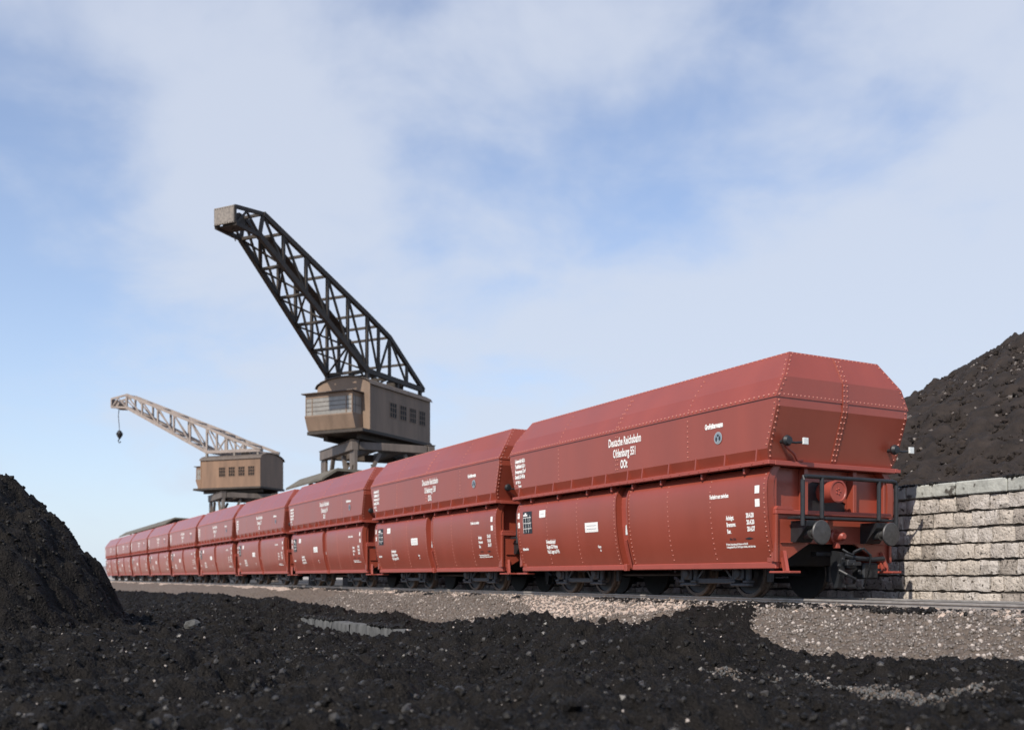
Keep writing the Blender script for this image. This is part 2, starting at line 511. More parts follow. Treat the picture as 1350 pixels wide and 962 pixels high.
def text_mesh(s, size, sx=0.6, bold=0.0, align='LEFT'):
    key = (s, size, sx, bold, align)
    if key in _txt_cache: return _txt_cache[key]
    cu = bpy.data.curves.new('lettering_source', 'FONT')
    cu.body = s; cu.size = size; cu.align_x = align; cu.offset = bold; cu.resolution_u = 2
    o = bpy.data.objects.new('lettering_source', cu); COL.objects.link(o)
    bpy.context.view_layer.update()
    ev = o.evaluated_get(bpy.context.evaluated_depsgraph_get())
    me = ev.to_mesh()
    vs = [(v.co.x * sx, v.co.y) for v in me.vertices]
    fs = [tuple(p.vertices) for p in me.polygons]
    ev.to_mesh_clear()
    bpy.data.objects.remove(o); bpy.data.curves.remove(cu)
    _txt_cache[key] = (vs, fs)
    return vs, fs


# ================================================================== SETTING
def base_z(p):
    return np.interp(p, [10.25, 12.1], [-0.72, -0.16])


# one ground sheet out to the horizon: low yard in front, railway bench behind
ts = np.concatenate([[-3000, -600, -150], np.arange(-40, 161, 10), [220, 400, 800, 1600, 4000]]).astype(float)
ps = np.array([-3000, -800, -200, -60, -20, 0, 6, 9.6, 10.25, 12.1, 15, 30, 100, 400, 1500, 4000.])
T, P = np.meshgrid(ts, ps, indexing='ij')
tag(grid_mesh('ground', T, P, base_z(P) - np.where(P < 10, 0.28, 0.03), [M['sand'], M['bed']], ((P >= 12.0) & (P < 100) & (T < 200))[:-1, :-1].ravel().astype(int)), kind='structure')  # bed colour beyond the track also paints shade seen under the wagons

# distant hills on the left horizon
hv, hf = [], []
for i in range(61):
    a = R(-50 + i * 1.6); d = 1100
    h = 6 + 9 * (0.5 + 0.5 * float(fbm(np.array([i * 0.35]), np.array([3.1]), 5, 3)[0]))
    for (dd, z) in ((0, -2), (60, h * 0.7), (140, h), (400, -2)):
        hv.append((math.sin(a) * (d + dd), math.cos(a) * (d + dd), z))
for i in range(60):
    for k in range(3):
        q = i * 4 + k
        hf.append((q, q + 4, q + 5, q + 1))
mb = MB(); mb.add(hv, hf); tag(mb.build('hills', M['hill'], smooth=60), kind='structure')

# gravel bench and slope that carries the track
t1 = np.concatenate([np.arange(-2, 26, 0.034), np.arange(26, 46, 0.07)]); t2 = np.arange(46, 170, 0.5)
ps = np.concatenate([np.arange(9.7, 13.0, 0.03), np.arange(13.0, 17.2, 0.15)])
T, P = np.meshgrid(np.concatenate([t1, t2]), ps, indexing='ij')
Z = base_z(P) + 0.012 + 0.035 * fbm(T * 1.1, P * 1.1, 40, 4) * sstep(13.4, 12.2, P) + 0.060 * lumps(T, P, 0.105, 41) + 0.035 * lumps(T, P, 0.055, 44)
Z = np.where(P < 9.9, Z - 0.2, Z)
# the shoulder is a little broken
Z += 0.03 * fbm(T * 3, P * 3, 47, 3) * np.exp(-((P - 12.1) / 0.25) ** 2)
sh = ((P + 0.22 * fbm(T * 1.5, P * 1.5, 48, 4) + 0.5 * fbm(T * 0.3, P * 0.3, 49, 3) + 1.0 * np.exp(-((T - 18.5) / 2.6) ** 2) + 0.45 * np.exp(-((T - 6.8) / 2.0) ** 2)) > 12.02) & (P < 13.02)  # pale sandy shoulder; the bulges along T also paint sunlit gravel
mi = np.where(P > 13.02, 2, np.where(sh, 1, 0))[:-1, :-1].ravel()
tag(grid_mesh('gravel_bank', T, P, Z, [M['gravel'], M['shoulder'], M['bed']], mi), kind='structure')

# coal lying over the yard and up the bank
EDGE_T = [2, 7.3, 8.0, 9.5, 11.0, 12.2, 12.7, 14.6, 14.9, 16.3, 17.7, 18.5, 21, 26, 33, 38, 41, 47, 60]
EDGE_P = [10.9, 10.75, 10.05, 10.25, 10.5, 11.2, 12.1, 12.1, 11.35, 11.0, 10.45, 10.0, 9.8, 10.0, 10.3, 10.8, 11.1, 10.0, 9.8]


def coal_z(T, P, fine=True):
    edge = np.interp(T, EDGE_T, EDGE_P) + 0.20 * fbm(T * 1.3, P * 1.3, 60, 4) + 0.12 * fbm(T * 5, P * 5, 66, 3)
    inside = sstep(-0.02, 0.55, edge - P)
    c = 0.12 + 0.14 * fbm(T * 0.45, P * 0.45, 61, 3) + 0.20 * fbm(T * 1.2, P * 1.2, 62, 5) + 0.09 * fbm(T * 3.2, P * 3.2, 59, 4)
    # heaped along the toe of the bank and over the buried part of the kerb
    c -= (0.10 + 0.08 * fbm(T * 0.9, P * 0.9, 58, 3)) * np.exp(-((P - 9.4) / 1.3) ** 2) * np.where(T > 15.5, 1.0, 0.45)
    c += 0.30 * np.exp(-((P - 7.2) / 1.3) ** 2) * (sstep(8.2, 9.6, T) * sstep(14.9, 13.4, T))
    c += 0.26 * np.exp(-((P - 6.6) / 1.3) ** 2) * sstep(23.5, 26.5, T) * sstep(46, 34, T)
    # bare kerb
    bare = sstep(4.7, 6.1, P + 0.35 * fbm(T * 1.6, P * 1.6, 63, 3)) * sstep(8.3, 7.5, P + 0.3 * fbm(T * 2, P * 2, 64, 3)) * (sstep(5.2, 5.9, T) * sstep(9.4, 8.2, T) + sstep(13.8, 14.8, T) * sstep(25.0, 22.5, T))
    c = c * (1 - bare) + np.where(T < 12, 0.03, -0.17) * bare
    # falls towards the camera, rises towards the left heap
    c += 0.40 * np.exp(-(((T - 17) / 7.0) ** 2 + ((P + 1.0) / 3.4) ** 2))
    c -= 0.10 * sstep(4, -2, P) * sstep(12, 6, T)
    z = base_z(P) - 0.06 + inside * (0.06 + np.maximum(c, -0.24)) - 0.25 * (1 - sstep(-0.25, 0.0, edge - P))
    if fine:
        near = inside
        z = z + near * (0.050 * (lumps(T, P, 0.34, 70) - 0.25) + 0.045 * lumps(T + 3, P, 0.17, 74) + 0.050 * lumps(T, P + 5, 0.085, 78) + 0.085 * fbm(T * 8, P * 8, 82, 4))
    return z, inside


t1 = np.arange(1.5, 26, 0.030); t2 = np.arange(26, 62, 0.09)
ps = np.concatenate([np.arange(-16, -5, 0.15), np.arange(-5, 12.4, 0.030)])
T, P = np.meshgrid(np.concatenate([t1, t2]), ps, indexing='ij')
Zc, ins = coal_z(T, P)
tag(grid_mesh('coal_ground', T, P, Zc, M['coal']), kind='structure')


def scatter_coal(n, t0, t1, p0, p1, smin, smax, sink=0.3):
    t = t0 + (t1 - t0) * rng.random(n) ** 1.2; p = p0 + (p1 - p0) * rng.random(n)
    z, ins = coal_z(t, p, True)
    keep = (ins > 0.25)
    t, p, z = t[keep], p[keep], z[keep]
    s = smin + (smax - smin) * rng.random(len(t)) ** 4
    pos = np.stack([t * D1.x + p * D2.x, t * D1.y + p * D2.y, z + s * (0.4 - sink)], -1)
    return pos, s


pos, s = scatter_coal(60000, 3.5, 30, -4, 12.0, 0.006, 0.042)
tag(rocks('coal_lumps', pos, s * 1.0, [M['coal_lump'], M['coal_glint']], mi=(rng.random(len(s)) < 0.16).astype(int)), 'loose black coal lumps strewn over the coal covered ground', 'coal', kind='stuff')
pos, s = scatter_coal(420, 5, 34, -4, 11.0, 0.04, 0.085, 0.35)
tag(rocks('coal_lumps', pos, s, M['coal'], sub=2), 'bigger rough coal pieces lying here and there on the coal covered ground', 'coal', kind='stuff')
pos, s = scatter_coal(3400, 3.5, 30, -4, 12.0, 0.0035, 0.018, 0.0)  # pale chips added to stand for glints on the coal
tag(rocks('glint_grit', pos, s, [M['pebble_pale'], M['pebble']], mi=(rng.random(len(s)) < 0.5).astype(int)), 'small pale chips added as glints over the black coal', 'grit', kind='stuff')

# pebbles set in the gravel slope
n = 34000
t = 1 + 34 * rng.random(n) ** 1.5; p = 10.0 + 2.7 * rng.random(n)
z = base_z(p) + 0.012 + 0.035 * fbm(t * 1.1, p * 1.1, 40, 4) * sstep(13.4, 12.2, p) + 0.060 * lumps(t, p, 0.105, 41) + 0.035 * lumps(t, p, 0.055, 44) + 0.004
s = 0.010 + 0.026 * rng.random(n) ** 1.8
pos = np.stack([t * D1.x + p * D2.x, t * D1.y + p * D2.y, z], -1)
tag(rocks('bank_pebbles', pos, s, [M['pebble'], M['pebble_pale']], mi=(rng.random(n) < 0.13).astype(int), smooth=True), 'beige pebbles covering the gravel bank below the rails', 'pebbles', kind='stuff')

# bigger single stones that can be told apart on the coal
STONES = [('flat grey stone lying on the coal beside the bare strip of concrete kerb', 14.9, 6.65, 0.17, M['concrete']),
          ('grey stone slab sunk in the coal at the left of the foreground', 16.9, 3.1, 0.15, M['concrete']),
          ('small grey stone in the middle of the foreground coal below the front wagon', 10.1, 7.6, 0.13, M['concrete'])]
for lab, t, p, s, m in STONES:
    z, _ = coal_z(np.array([t]), np.array([p]))
    v, f = rock_proto(int(t * 100), 2)
    v = v * np.array([1.0, 0.75, 0.55]) * s
    o = np_mesh('stone', v, f, m, smooth=False)
    o.location = tp(t, p, float(z[0]) + s * 0.2); o.rotation_euler = (0.3, 0.2, t)
    tag(o, lab, 'stone')

# concrete kerb mostly buried in the coal
mb = MB()
for k in range(9):
    t0 = 14.0 + k * 1.25
    jz = random.uniform(-0.012, 0.012)
    nx_ = 14
    vs = []
    for (py, pz) in ((6.98, -1.0), (6.98, -0.80), (6.98, -0.62), (7.0, -0.585), (7.24, -0.585), (7.26, -0.62), (7.26, -1.0)):
        for i in range(nx_ + 1):
            vs.append((t0 + 0.006 + 1.238 * i / nx_, py + random.uniform(-.016, .016), pz + jz + random.uniform(-.008, .005)))
    mb.add(vs, [(r_ * (nx_ + 1) + i, r_ * (nx_ + 1) + i + 1, (r_ + 1) * (nx_ + 1) + i + 1, (r_ + 1) * (nx_ + 1) + i) for r_ in range(6) for i in range(nx_)])
kerb = mb.build('concrete_kerb', M['concrete'], rot=(0, 0, 0))
kerb.data.transform(Matrix(((D1.x, D2.x, 0, 0), (D1.y, D2.y, 0, 0), (0, 0, 1, 0), (0, 0, 0, 1))))
tag(kerb, 'grey concrete kerb half buried in coal along the foot of the gravel bank', 'kerb')

# railway track: two rails on sleepers
MT = Matrix(((D1.x, D2.x, 0, 0), (D1.y, D2.y, 0, 0), (0, 0, 1, 0), (0, 0, 0, 1)))
track = empty('railway_track', tp(0, TRACK_P, -0.16))
tag(track, 'railway track under the train with worn steel rails', 'railway track')
prof = [(-0.07, -0.160), (0.07, -0.160), (0.07, -0.148), (0.012, -0.130), (0.010, -0.045), (0.036, -0.034), (0.036, -0.006), (0.028, 0.0), (-0.028, 0.0), (-0.036, -0.006), (-0.036, -0.034), (-0.010, -0.045), (-0.012, -0.130), (-0.07, -0.148)]
for sgn in (-1, 1):
    mb = MB()
    poly = [(a + sgn * 0.752, b + 0.165) for a, b in prof]
    mb.prism(poly, -6, 165, 'yz')
    o = mb.build('rail', M['rail'], track, smooth=20)
    o.data.transform(MT)
mb = MB(); mb.bbox(-0.13, 0.13, -1.3, 1.3, -0.10, 0.012, 0.015)
sl = mb.build('sleeper', M['sleeper'], track); sl.data.transform(MT)
for k in range(100):
    o = sl if k == 0 else sl.copy()
    if k: COL.objects.link(o)
    o.parent = track
    o.location = D1 * (0.5 + k * 0.65)

# stone retaining wall behind the track
wall = empty('stone_wall', tp(14, 16.9, -0.16))
tag(wall, 'pale rough stone block retaining wall with coping behind the front wagon', 'wall')
WALL_P = 16.85
T0, T1 = -2.0, 48.0
mb = MB()
courses = 7; ch = 0.312; zb = -0.2
rw = random.Random(5)
for c in range(courses):
    z0 = zb + c * ch
    t = T0 - rw.uniform(0, 0.5)
    while t < T1:
        L = rw.uniform(0.27, 0.50)
        g = 0.010
        nx, nz = 4, 3
        base = rw.uniform(-0.035, 0.02); jz = rw.uniform(-0.007, 0.007)
        vs = []; off = len(vs)
        x0, x1, y0, y1 = t + g, t + L - g, z0 + g * 2.4, z0 + ch - g * 2.2
        for j in range(nz + 1):
            for i in range(nx + 1):
                edge = i in (0, nx) or j in (0, nz)
                px = x0 + (x1 - x0) * i / nx + (rw.uniform(-0.012, 0.012))
                pz = y0 + jz + (y1 - y0) * j / nz + (rw.uniform(-0.014, 0.014))
                d = base + (0.018 if edge else 0.0) + rw.uniform(-0.014, 0.014)
                vs.append((px, WALL_P + d, pz))
        fs = []
        W = nx + 1
        for j in range(nz):
            for i in range(nx):
                a = j * W + i
                fs.append((a, a + 1, a + W + 1, a + W))
        # sides back into the wall
        rim = [i for i in range(W)] + [j * W + nx for j in range(1, nz + 1)] + [nz * W + i for i in range(nx - 1, -1, -1)] + [j * W for j in range(nz - 1, 0, -1)]
        nb = len(vs)
        for q in rim: vs.append((vs[q][0], WALL_P + 0.12, vs[q][2]))
        for q in range(len(rim)):
            q2 = (q + 1) % len(rim)
            fs.append((rim[q], nb + q, nb + q2, rim[q2]))
        mb.add(vs, fs, rw.choice((0, 0, 1, 2, 2)))
        t += L
loc_wall = Matrix.Translation(-wall.location) @ MT
o = mb.build('stonework', [M['stone'], M['stone_dark'], M['stone_pale']], wall, smooth=25); o.data.transform(loc_wall)
mb = MB(); mb.box(T0, T1, WALL_P + 0.06, WALL_P + 0.5, -0.3, zb + courses * ch - 0.01)
o = mb.build('mortar_core', M['mortar'], wall); o.data.transform(loc_wall)
mb = MB()
t = T0
zt = zb + courses * ch
while t < T1:
    L = rw.uniform(0.9, 1.2)
    mb.bbox(t + 0.008, t + L - 0.008, WALL_P - 0.035 + rw.uniform(-.015, .015), WALL_P + 0.52, zt + 0.004, zt + 0.27 + rw.uniform(-.012, .012), 0.022)
    t += L
o = mb.build('coping', M['coping'], wall); o.data.transform(loc_wall)
ZTOP = zt + 0.26

# coal heap behind the wall
PK = Vector((16.6, 28.6)); tpk = PK.x * D1.x + PK.y * D1.y; ppk = PK.x * D2.x + PK.y * D2.y
ts = np.arange(-12, 48.2, 0.09); ps = np.arange(16.95, 46, 0.09)
T, P = np.meshgrid(ts, ps, indexing='ij')
dd = np.sqrt((T - tpk) ** 2 + (P - ppk) ** 2 + 0.8)
hz = 8.45 - 0.56 * dd + 0.75 * fbm(T * 0.22, P * 0.22, 90, 4) + 0.25 * fbm(T * 0.8, P * 0.8, 91, 4)
z = np.maximum(hz, ZTOP - 0.05 + 0.10 * fbm(T * 1.2, P * 1.2, 92, 3))
z = z + 0.15 * lumps(T, P, 0.55, 93) + 0.13 * lumps(T, P, 0.27, 97) + 0.10 * fbm(T * 5, P * 5, 98, 2)
z = np.where((P < 17.2), np.minimum(z, ZTOP - 0.06), z)
z = np.where((T < -11.7) | (T > 47.9) | (P > 45.6), -0.3, z)
tag(grid_mesh('coal_heap', T, P, z, M['coal_far']), 'tall brownish coal heap rising behind the stone wall on the right', 'coal heap', 'coal heaps')
n = 2600
t = tpk + rng.normal(0, 5.5, n); p = ppk - 0.3 - np.abs(rng.normal(0, 5, n))
ok = (p > 17.3) & (t > -10) & (t < 34)
t, p = t[ok], p[ok]
dd = np.sqrt((t - tpk) ** 2 + (p - ppk) ** 2 + 0.8)
hz = 8.45 - 0.56 * dd + 0.75 * fbm(t * 0.22, p * 0.22, 90, 4) + 0.25 * fbm(t * 0.8, p * 0.8, 91, 4)
z = np.maximum(hz, ZTOP - 0.05) + 0.07
s = 0.015 + 0.055 * rng.random(len(t)) ** 3
tag(rocks('heap_stones', np.stack([t * D1.x + p * D2.x, t * D1.y + p * D2.y, z], -1), s, [M['pebble']]), 'pale stones scattered over the tall heap behind the wall', 'stones', kind='stuff')

n = 16000
t = tpk + rng.normal(0, 7, n); p = 17.15 + rng.random(n) * 10.5
ok = (t > -11) & (t < 40)
t, p = t[ok], p[ok]
dd = np.sqrt((t - tpk) ** 2 + (p - ppk) ** 2 + 0.8)
hz = 8.45 - 0.56 * dd + 0.75 * fbm(t * 0.22, p * 0.22, 90, 4) + 0.25 * fbm(t * 0.8, p * 0.8, 91, 4)
s = 0.020 + 0.085 * rng.random(len(t)) ** 4
z = np.maximum(hz, ZTOP - 0.05) + 0.06 + s * 0.2
tag(rocks('heap_lumps', np.stack([t * D1.x + p * D2.x, t * D1.y + p * D2.y, z], -1), s, M['coal_far']), 'dark coal lumps over the tall heap behind the stone wall', 'coal', kind='stuff')

# coal heap on the left in front of the track
CX, CY = -9.15, 14.3
ct, cp = CX * D1.x + CY * D1.y, CX * D2.x + CY * D2.y
def left_heap_z(T, P):
    wx = T + 0.45 * fbm(T * 0.7, P * 0.7, 110, 4); wy = P + 0.45 * fbm(T * 0.7, P * 0.7, 111, 4)
    dd = np.sqrt((wx - ct) ** 2 + (wy - cp) ** 2)
    prof_r = [0, 0.8, 1.5, 2.1, 2.6, 3.0, 3.4, 4.0, 5.2, 9]
    prof_z = [2.14, 2.02, 1.66, 1.10, 0.44, -0.12, -0.50, -0.82, -1.15, -1.6]
    z = np.interp(dd, prof_r, prof_z)
    amp = sstep(5.4, 4.0, dd)
    return z + amp * (0.28 * fbm(T * 1.1, P * 1.1, 112, 6) + 0.08 * (lumps(T, P, 0.45, 113) - 0.2) + 0.045 * lumps(T, P, 0.20, 117) + 0.04 * lumps(T, P, 0.08, 121) + 0.12 * fbm(T * 5, P * 5, 125, 5))


ts = np.arange(ct - 5.6, ct + 5.6, 0.032); ps = np.arange(cp - 5.6, cp + 5.6, 0.032)
T, P = np.meshgrid(ts, ps, indexing='ij')
tag(grid_mesh('coal_heap', T, P, left_heap_z(T, P), M['coal']), 'black coal heap at the left edge in front of the train', 'coal heap', 'coal heaps')
n = 16000
t = ct + rng.uniform(-4.2, 4.2, n); p = cp + rng.uniform(-4.2, 4.2, n)
s = 0.008 + 0.030 * rng.random(n) ** 4
z = left_heap_z(t, p) + s * 0.15
tag(rocks('heap_lumps', np.stack([t * D1.x + p * D2.x, t * D1.y + p * D2.y, z], -1), s, M['coal_lump']), 'loose coal lumps lying over the left coal heap', 'coal', kind='stuff')


# ================================================================== WAGON
def hopper_wagon():
    root = empty('hopper_wagon', (0, 0, 0))
    tag(root, 'wagon', 'railway wagon', 'red brown hopper wagons coupled in one train')
    HY = 1.65
    # --- upper hopper: stacked rectangles (z, half length, half width)
    rings = [(2.46, 4.60, 1.565), (2.67, 4.668, 1.642), (3.39, 4.90, 1.65), (3.545, 4.90, 1.65), (3.546, 4.915, 1.668), (3.565, 4.915, 1.668), (3.92, 4.912, 1.485), (4.43, 4.665, 1.115), (4.43, 4.62, 1.07), (4.30, 4.64, 1.10)]
    mb = MB()
    vs = []
    for z, hx, hy in rings:
        vs += [(-hx, -hy, z), (hx, -hy, z), (hx, hy, z), (-hx, hy, z)]
    fs = [(3, 2, 1, 0)]
    for k in range(len(rings) - 1):
        for i in range(4):
            j = (i + 1) % 4
            fs.append((k * 4 + i, k * 4 + j, k * 4 + 4 + j, k * 4 + 4 + i))
    k = len(rings) - 1
    fs.append((k * 4, k * 4 + 1, k * 4 + 2, k * 4 + 3))
    mb.add(vs, fs, 0)

    def at(z, side):
        zs = [r[0] for r in rings[:8]]
        return float(np.interp(z, zs, [r[1 + side] for r in rings[:8]]))
    # rivets along the fold, the rim and the corners, seam rows on the sides
    for sy in (-1, 1):
        mb.rivets((-4.85, sy * 1.660, 3.60), (4.85, sy * 1.660, 3.60), 0.125, (0, sy, 0.35), 0.016, 1)
        mb.rivets((-4.6, sy * 1.135, 4.405), (4.6, sy * 1.135, 4.405), 0.125, (0, sy, 0.6), 0.015, 1)
        for x in (-4.86, -2.45, 0.0, 2.45, 4.86):
            dbl = (x == 0.0)
            for z0, z1 in ((2.74, 3.50), (3.66, 4.34)):
                zz = np.arange(z0, z1, 0.10)
                for z in zz:
                    hx = at(z, 0)
                    xx = x if abs(x) < 4 else math.copysign(hx - 0.045, x)
                    hy = at(z, 1)
                    nz = 0.5 if z > 3.6 else 0.0
                    for off in ((-0.035, 0.035) if dbl else (0,)):
                        mb.rivet((xx + off, sy * (hy + 0.001), z), (0, sy, nz), 0.014, 1)
        # gussets over the ledge
        for x in (-4.4, -3.55, -2.7, -1.85, -0.95, -0.42, 0.42, 0.95, 1.85, 2.7, 3.55, 4.4):
            mb.prism([(sy * 1.57, 2.465), (sy * 1.672, 2.465), (sy * 1.646, 2.69), (sy * 1.635, 2.69)], x - 0.018, x + 0.018, 'yz', 0)
    for sx in (-1, 1):
        mb.rivets((sx * 4.905, -1.58, 3.60), (sx * 4.905, 1.58, 3.60), 0.10, (sx, 0, 0.05), 0.016, 1)
        mb.rivets((sx * 4.672, -1.05, 4.405), (sx * 4.672, 1.05, 4.405), 0.10, (sx, 0, 0.4), 0.014, 1)
        for z in np.arange(2.54, 4.36, 0.095):
            hx, hy = at(z, 0), at(z, 1)
            nz = -0.3 if z < 3.39 else (0.5 if z > 3.92 else 0)
            for sy in (-1, 1):
                mb.rivet((sx * (hx + 0.001), sy * (hy - 0.055), z), (sx, 0, nz), 0.015, 1)
            for oy in (-0.04, 0.04):
                mb.rivet((sx * (hx + 0.012), oy, z), (sx, 0, nz), 0.014, 1)
        # middle seam strap on the end
        pts = [(2.50, at(2.50, 0)), (3.39, 4.90), (3.56, 4.916), (3.92, 4.912), (4.42, at(4.42, 0))]
        for (za, xa), (zb_, xb) in zip(pts[:-1], pts[1:]):
            mb.beam((sx * (xa + 0.004), 0, za), (sx * (xb + 0.004), 0, zb_), 0.13, 0.014, 0, up=(1, 0, 0))
    mb.build('hopper', [M['red'], M['rivet']], root, smooth=8)

    # --- ledge frame round the waist
    mb = MB()
    for sy in (-1, 1):
        mb.bbox(-4.74, 4.74, sy * 1.60 - 0.075, sy * 1.60 + 0.075, 2.385, 2.462, 0.008)
        mb.rivets((-4.6, sy * 1.677, 2.425), (4.6, sy * 1.677, 2.425), 0.3, (0, sy, 0), 0.012)
    for sx in (-1, 1):
        mb.bbox(sx * 4.66 - 0.08, sx * 4.66 + 0.08, -1.522, 1.522, 2.375, 2.463, 0.008)
    mb.build('ledge_frame', M['red2'], root)

    # --- inner lower body seen in the gaps between the doors
    def inset(z):
        return float(np.interp(z, [0.50, 0.56, 0.80, 1.10, 1.50, 1.90, 2.08, 2.20, 2.30, 2.39], [0.31, 0.29, 0.205, 0.125, 0.070, 0.048, 0.055, 0.085, 0.15, 0.235]))
    zs = [0.56, 0.70, 0.85, 1.0, 1.15, 1.3, 1.5, 1.7, 1.9, 2.02, 2.1, 2.17, 2.24, 2.31, 2.37]
    mb = MB()
    mb.box(-4.38, 4.38, -1.22, 1.22, 1.42, 2.384); mb.box(-3.9, 3.9, -1.20, 1.20, 0.64, 1.418)
    mb.build('inner_body', M['red'], root)

    # --- side doors: curved plates between the waist and the sill
    for sy in (-1, 1):
        for x0, x1 in ((-4.62, -0.10), (0.30, 4.62)):
            mb = MB()
            vs = []
            for z in zs: vs += [(x0, sy * (HY - inset(z)), z), (x1, sy * (HY - inset(z)), z)]
            n = len(zs)
            for z in zs: vs += [(x0, sy * (HY - inset(z) - 0.152), z), (x1, sy * (HY - inset(z) - 0.152), z)]
            fs = []
            for k in range(n - 1):
                a, b = 2 * k, 2 * (n + k)
                fs += [(a, a + 1, a + 3, a + 2), (b + 1, b, b + 2, b + 3), (a, a + 2, b + 2, b), (a + 1, b + 1, b + 3, a + 3)]
            fs += [(0, 1, 2 * n + 1, 2 * n), (2 * n - 2, 2 * n - 1, 4 * n - 1, 4 * n - 2)]
            mb.add(vs, fs, 0)
            # edge stiffeners with rivets
            for xe, w in ((x0, 1), (x1, -1)):
                for za, zb_ in zip(zs[:-1], zs[1:]):
                    ya, yb = sy * (HY - inset(za) + 0.004), sy * (HY - inset(zb_) + 0.004)
                    mb.beam((xe + w * 0.025, ya, za), (xe + w * 0.025, yb, zb_), 0.05, 0.022, 0, up=(0, 1, 0))
                for z in np.arange(0.70, 2.28, 0.085):
                    mb.rivet((xe + w * 0.085, sy * (HY - inset(z)), z), (0, sy, -0.1), 0.013, 1)
            for fx in (0.333, 0.64):
                xx = x0 + (x1 - x0) * fx
                for z in np.arange(0.74, 2.26, 0.098):
                    mb.rivet((xx, sy * (HY - inset(z)), z), (0, sy, -0.1), 0.012, 1)
            # bottom rail
            rail = MB()
            rail.bbox(x0 - 0.02, x1 + 0.02, min(sy * 1.335, sy * 1.425), max(sy * 1.335, sy * 1.425), 0.545, 0.665, 0.014)
            d = mb.build('side_door', [M['red'], M['rivet']], root, smooth=30)
            rail.build('door_rail', M['red2'], d)
            for xe in (x0 + 0.9, x0 + 2.2, x1 - 0.9):
                pass
        # hinges under the waist
        mb = MB()
        mb.bbox(-0.022, 0.022, min(sy * 1.46, sy * 1.60), max(sy * 1.46, sy * 1.60), 2.27, 2.384, 0.008)
        h0 = mb.build('door_hinge', M['red2'], root)
        for k, x in enumerate((-3.9, -2.6, -1.3, -0.30, 0.5, 1.5, 2.8, 4.0)):
            hg = h0 if k == 0 else h0.copy()
            if k: COL.objects.link(hg)
            hg.parent = root; hg.location = (x, 0, 0)
        # post between the doors
        mb = MB()
        for za, zb_ in zip(zs[:-1], zs[1:]):
            ya, yb = sy * (HY - inset(za) - 0.15), sy * (HY - inset(zb_) - 0.15)
            mb.add([(-0.11, ya, za), (0.31, ya, za), (0.31, yb, zb_), (-0.11, yb, zb_)], [(0, 1, 2, 3)])
        mb.beam((0.17, sy * 1.36, 0.62), (0.27, sy * 1.58, 1.2), 0.04, 0.04)
        mb.bbox(-0.10, 0.02, min(sy * 1.30, sy * 1.40), max(sy * 1.30, sy * 1.40), 0.53, 0.68, 0.01)
        post = mb.build('door_post', M['red2'], root)
        mb = MB()
        mb.bbox(0.20, 0.28, min(sy * 1.40, sy * 1.56), max(sy * 1.40, sy * 1.56), 1.30, 1.52, 0.012)
        mb.build('latch', M['reflector'], post)

    # --- ends
    for sx in (-1, 1):
        mb = MB()
        hole = [(-0.50, 1.62), (0.50, 1.62), (0.50, 1.90), (0.28, 2.10), (-0.28, 2.10), (-0.50, 1.90)]
        xo = sx * 4.42
        a, b = sorted((xo - sx * 0.03, xo))
        mb.prism([(-1.42, 1.40), (-1.42, 2.38), (-0.55, 2.38), (-0.55, 1.40)], a, b, 'yz')
        mb.prism([(1.42, 1.40), (1.42, 2.38), (0.55, 2.38), (0.55, 1.40)], a, b, 'yz')
        mb.prism([(-0.549, 2.06), (-0.549, 2.38), (0.549, 2.38), (0.549, 1.78), (0.40, 1.84), (0.22, 2.12), (-0.30, 2.16)], a, b, 'yz')
        mb.prism([(-0.549, 1.40), (0.549, 1.40), (0.549, 1.60), (-0.549, 1.60)], a, b, 'yz')
        # uprights
        for y in (-0.62, 0.62):
            a, b = sorted((sx * 4.422, sx * 4.58))
            mb.bbox(a, b, y - 0.045, y + 0.045, 1.60, 2.374, 0.008)
        for y in (-1.39, 1.39):
            a, b = sorted((sx * 4.422, sx * 4.60))
            mb.bbox(a, b, y - 0.035, y + 0.035, 0.66, 2.374, 0.008)
        mb.build('end_wall', M['red'], root)
        # black sheet painting the shade inside the hole
        mb = MB(); a, b = sorted((sx * 4.386, sx * 4.381)); mb.box(a, b, -0.56, 0.56, 1.56, 2.20)
        mb.build('recess_shade', M['black'], root)
        # beam under the end wall
        mb = MB(); a, b = sorted((sx * 4.425, sx * 4.70))
        mb.bbox(a, b, -1.47, 1.47, 1.515, 1.60, 0.012)
        mb.prism([(-1.47, 1.60), (-1.05, 1.60), (-1.10, 1.66), (-1.42, 1.66)], sx * 4.45, sx * 4.70, 'yz')
        mb.build('end_beam', M['red2'], root)
        # headstock plate with arched underside
        mb = MB(); a, b = sorted((sx * 4.58, sx * 4.64))
        mb.prism([(-1.47, 1.514), (-1.47, 0.68), (-1.25, 0.66), (-0.62, 1.00), (0.55, 1.00), (1.25, 0.66), (1.47, 0.68), (1.47, 1.514)], a, b, 'yz')
        a, b = sorted((sx * 4.641, sx * 4.70))
        for y in (-1.44, 1.44): mb.bbox(a, b, y - 0.03, y + 0.03, 0.66, 1.512, 0.008)
        for y in (-1.15, -0.45, 0.45, 1.15): mb.bbox(*sorted((sx * 4.641, sx * 4.68)), y - 0.17, y + 0.17, 1.005, 1.02, 0.004)
        hs = mb.build('headstock', M['red'], root, smooth=20)
        # draw hook and screw coupling
        mb = MB()
        mb.lathe([(4.64, 0.13), (4.70, 0.13), (4.72, 0.10), (4.86, 0.085), (4.90, 0.05)] if sx > 0 else [(-4.64, 0.13), (-4.70, 0.13), (-4.72, 0.10), (-4.86, 0.085), (-4.90, 0.05)], (0, 0.0, 1.14), 'x', 16)
        mb.bbox(*sorted((sx * 4.66, sx * 4.76)), -0.05, 0.05, 0.92, 1.04, 0.01)
        mb.build('draw_hook', M['red2'], root)
        # coupler gear hanging below the headstock
        mb = MB()
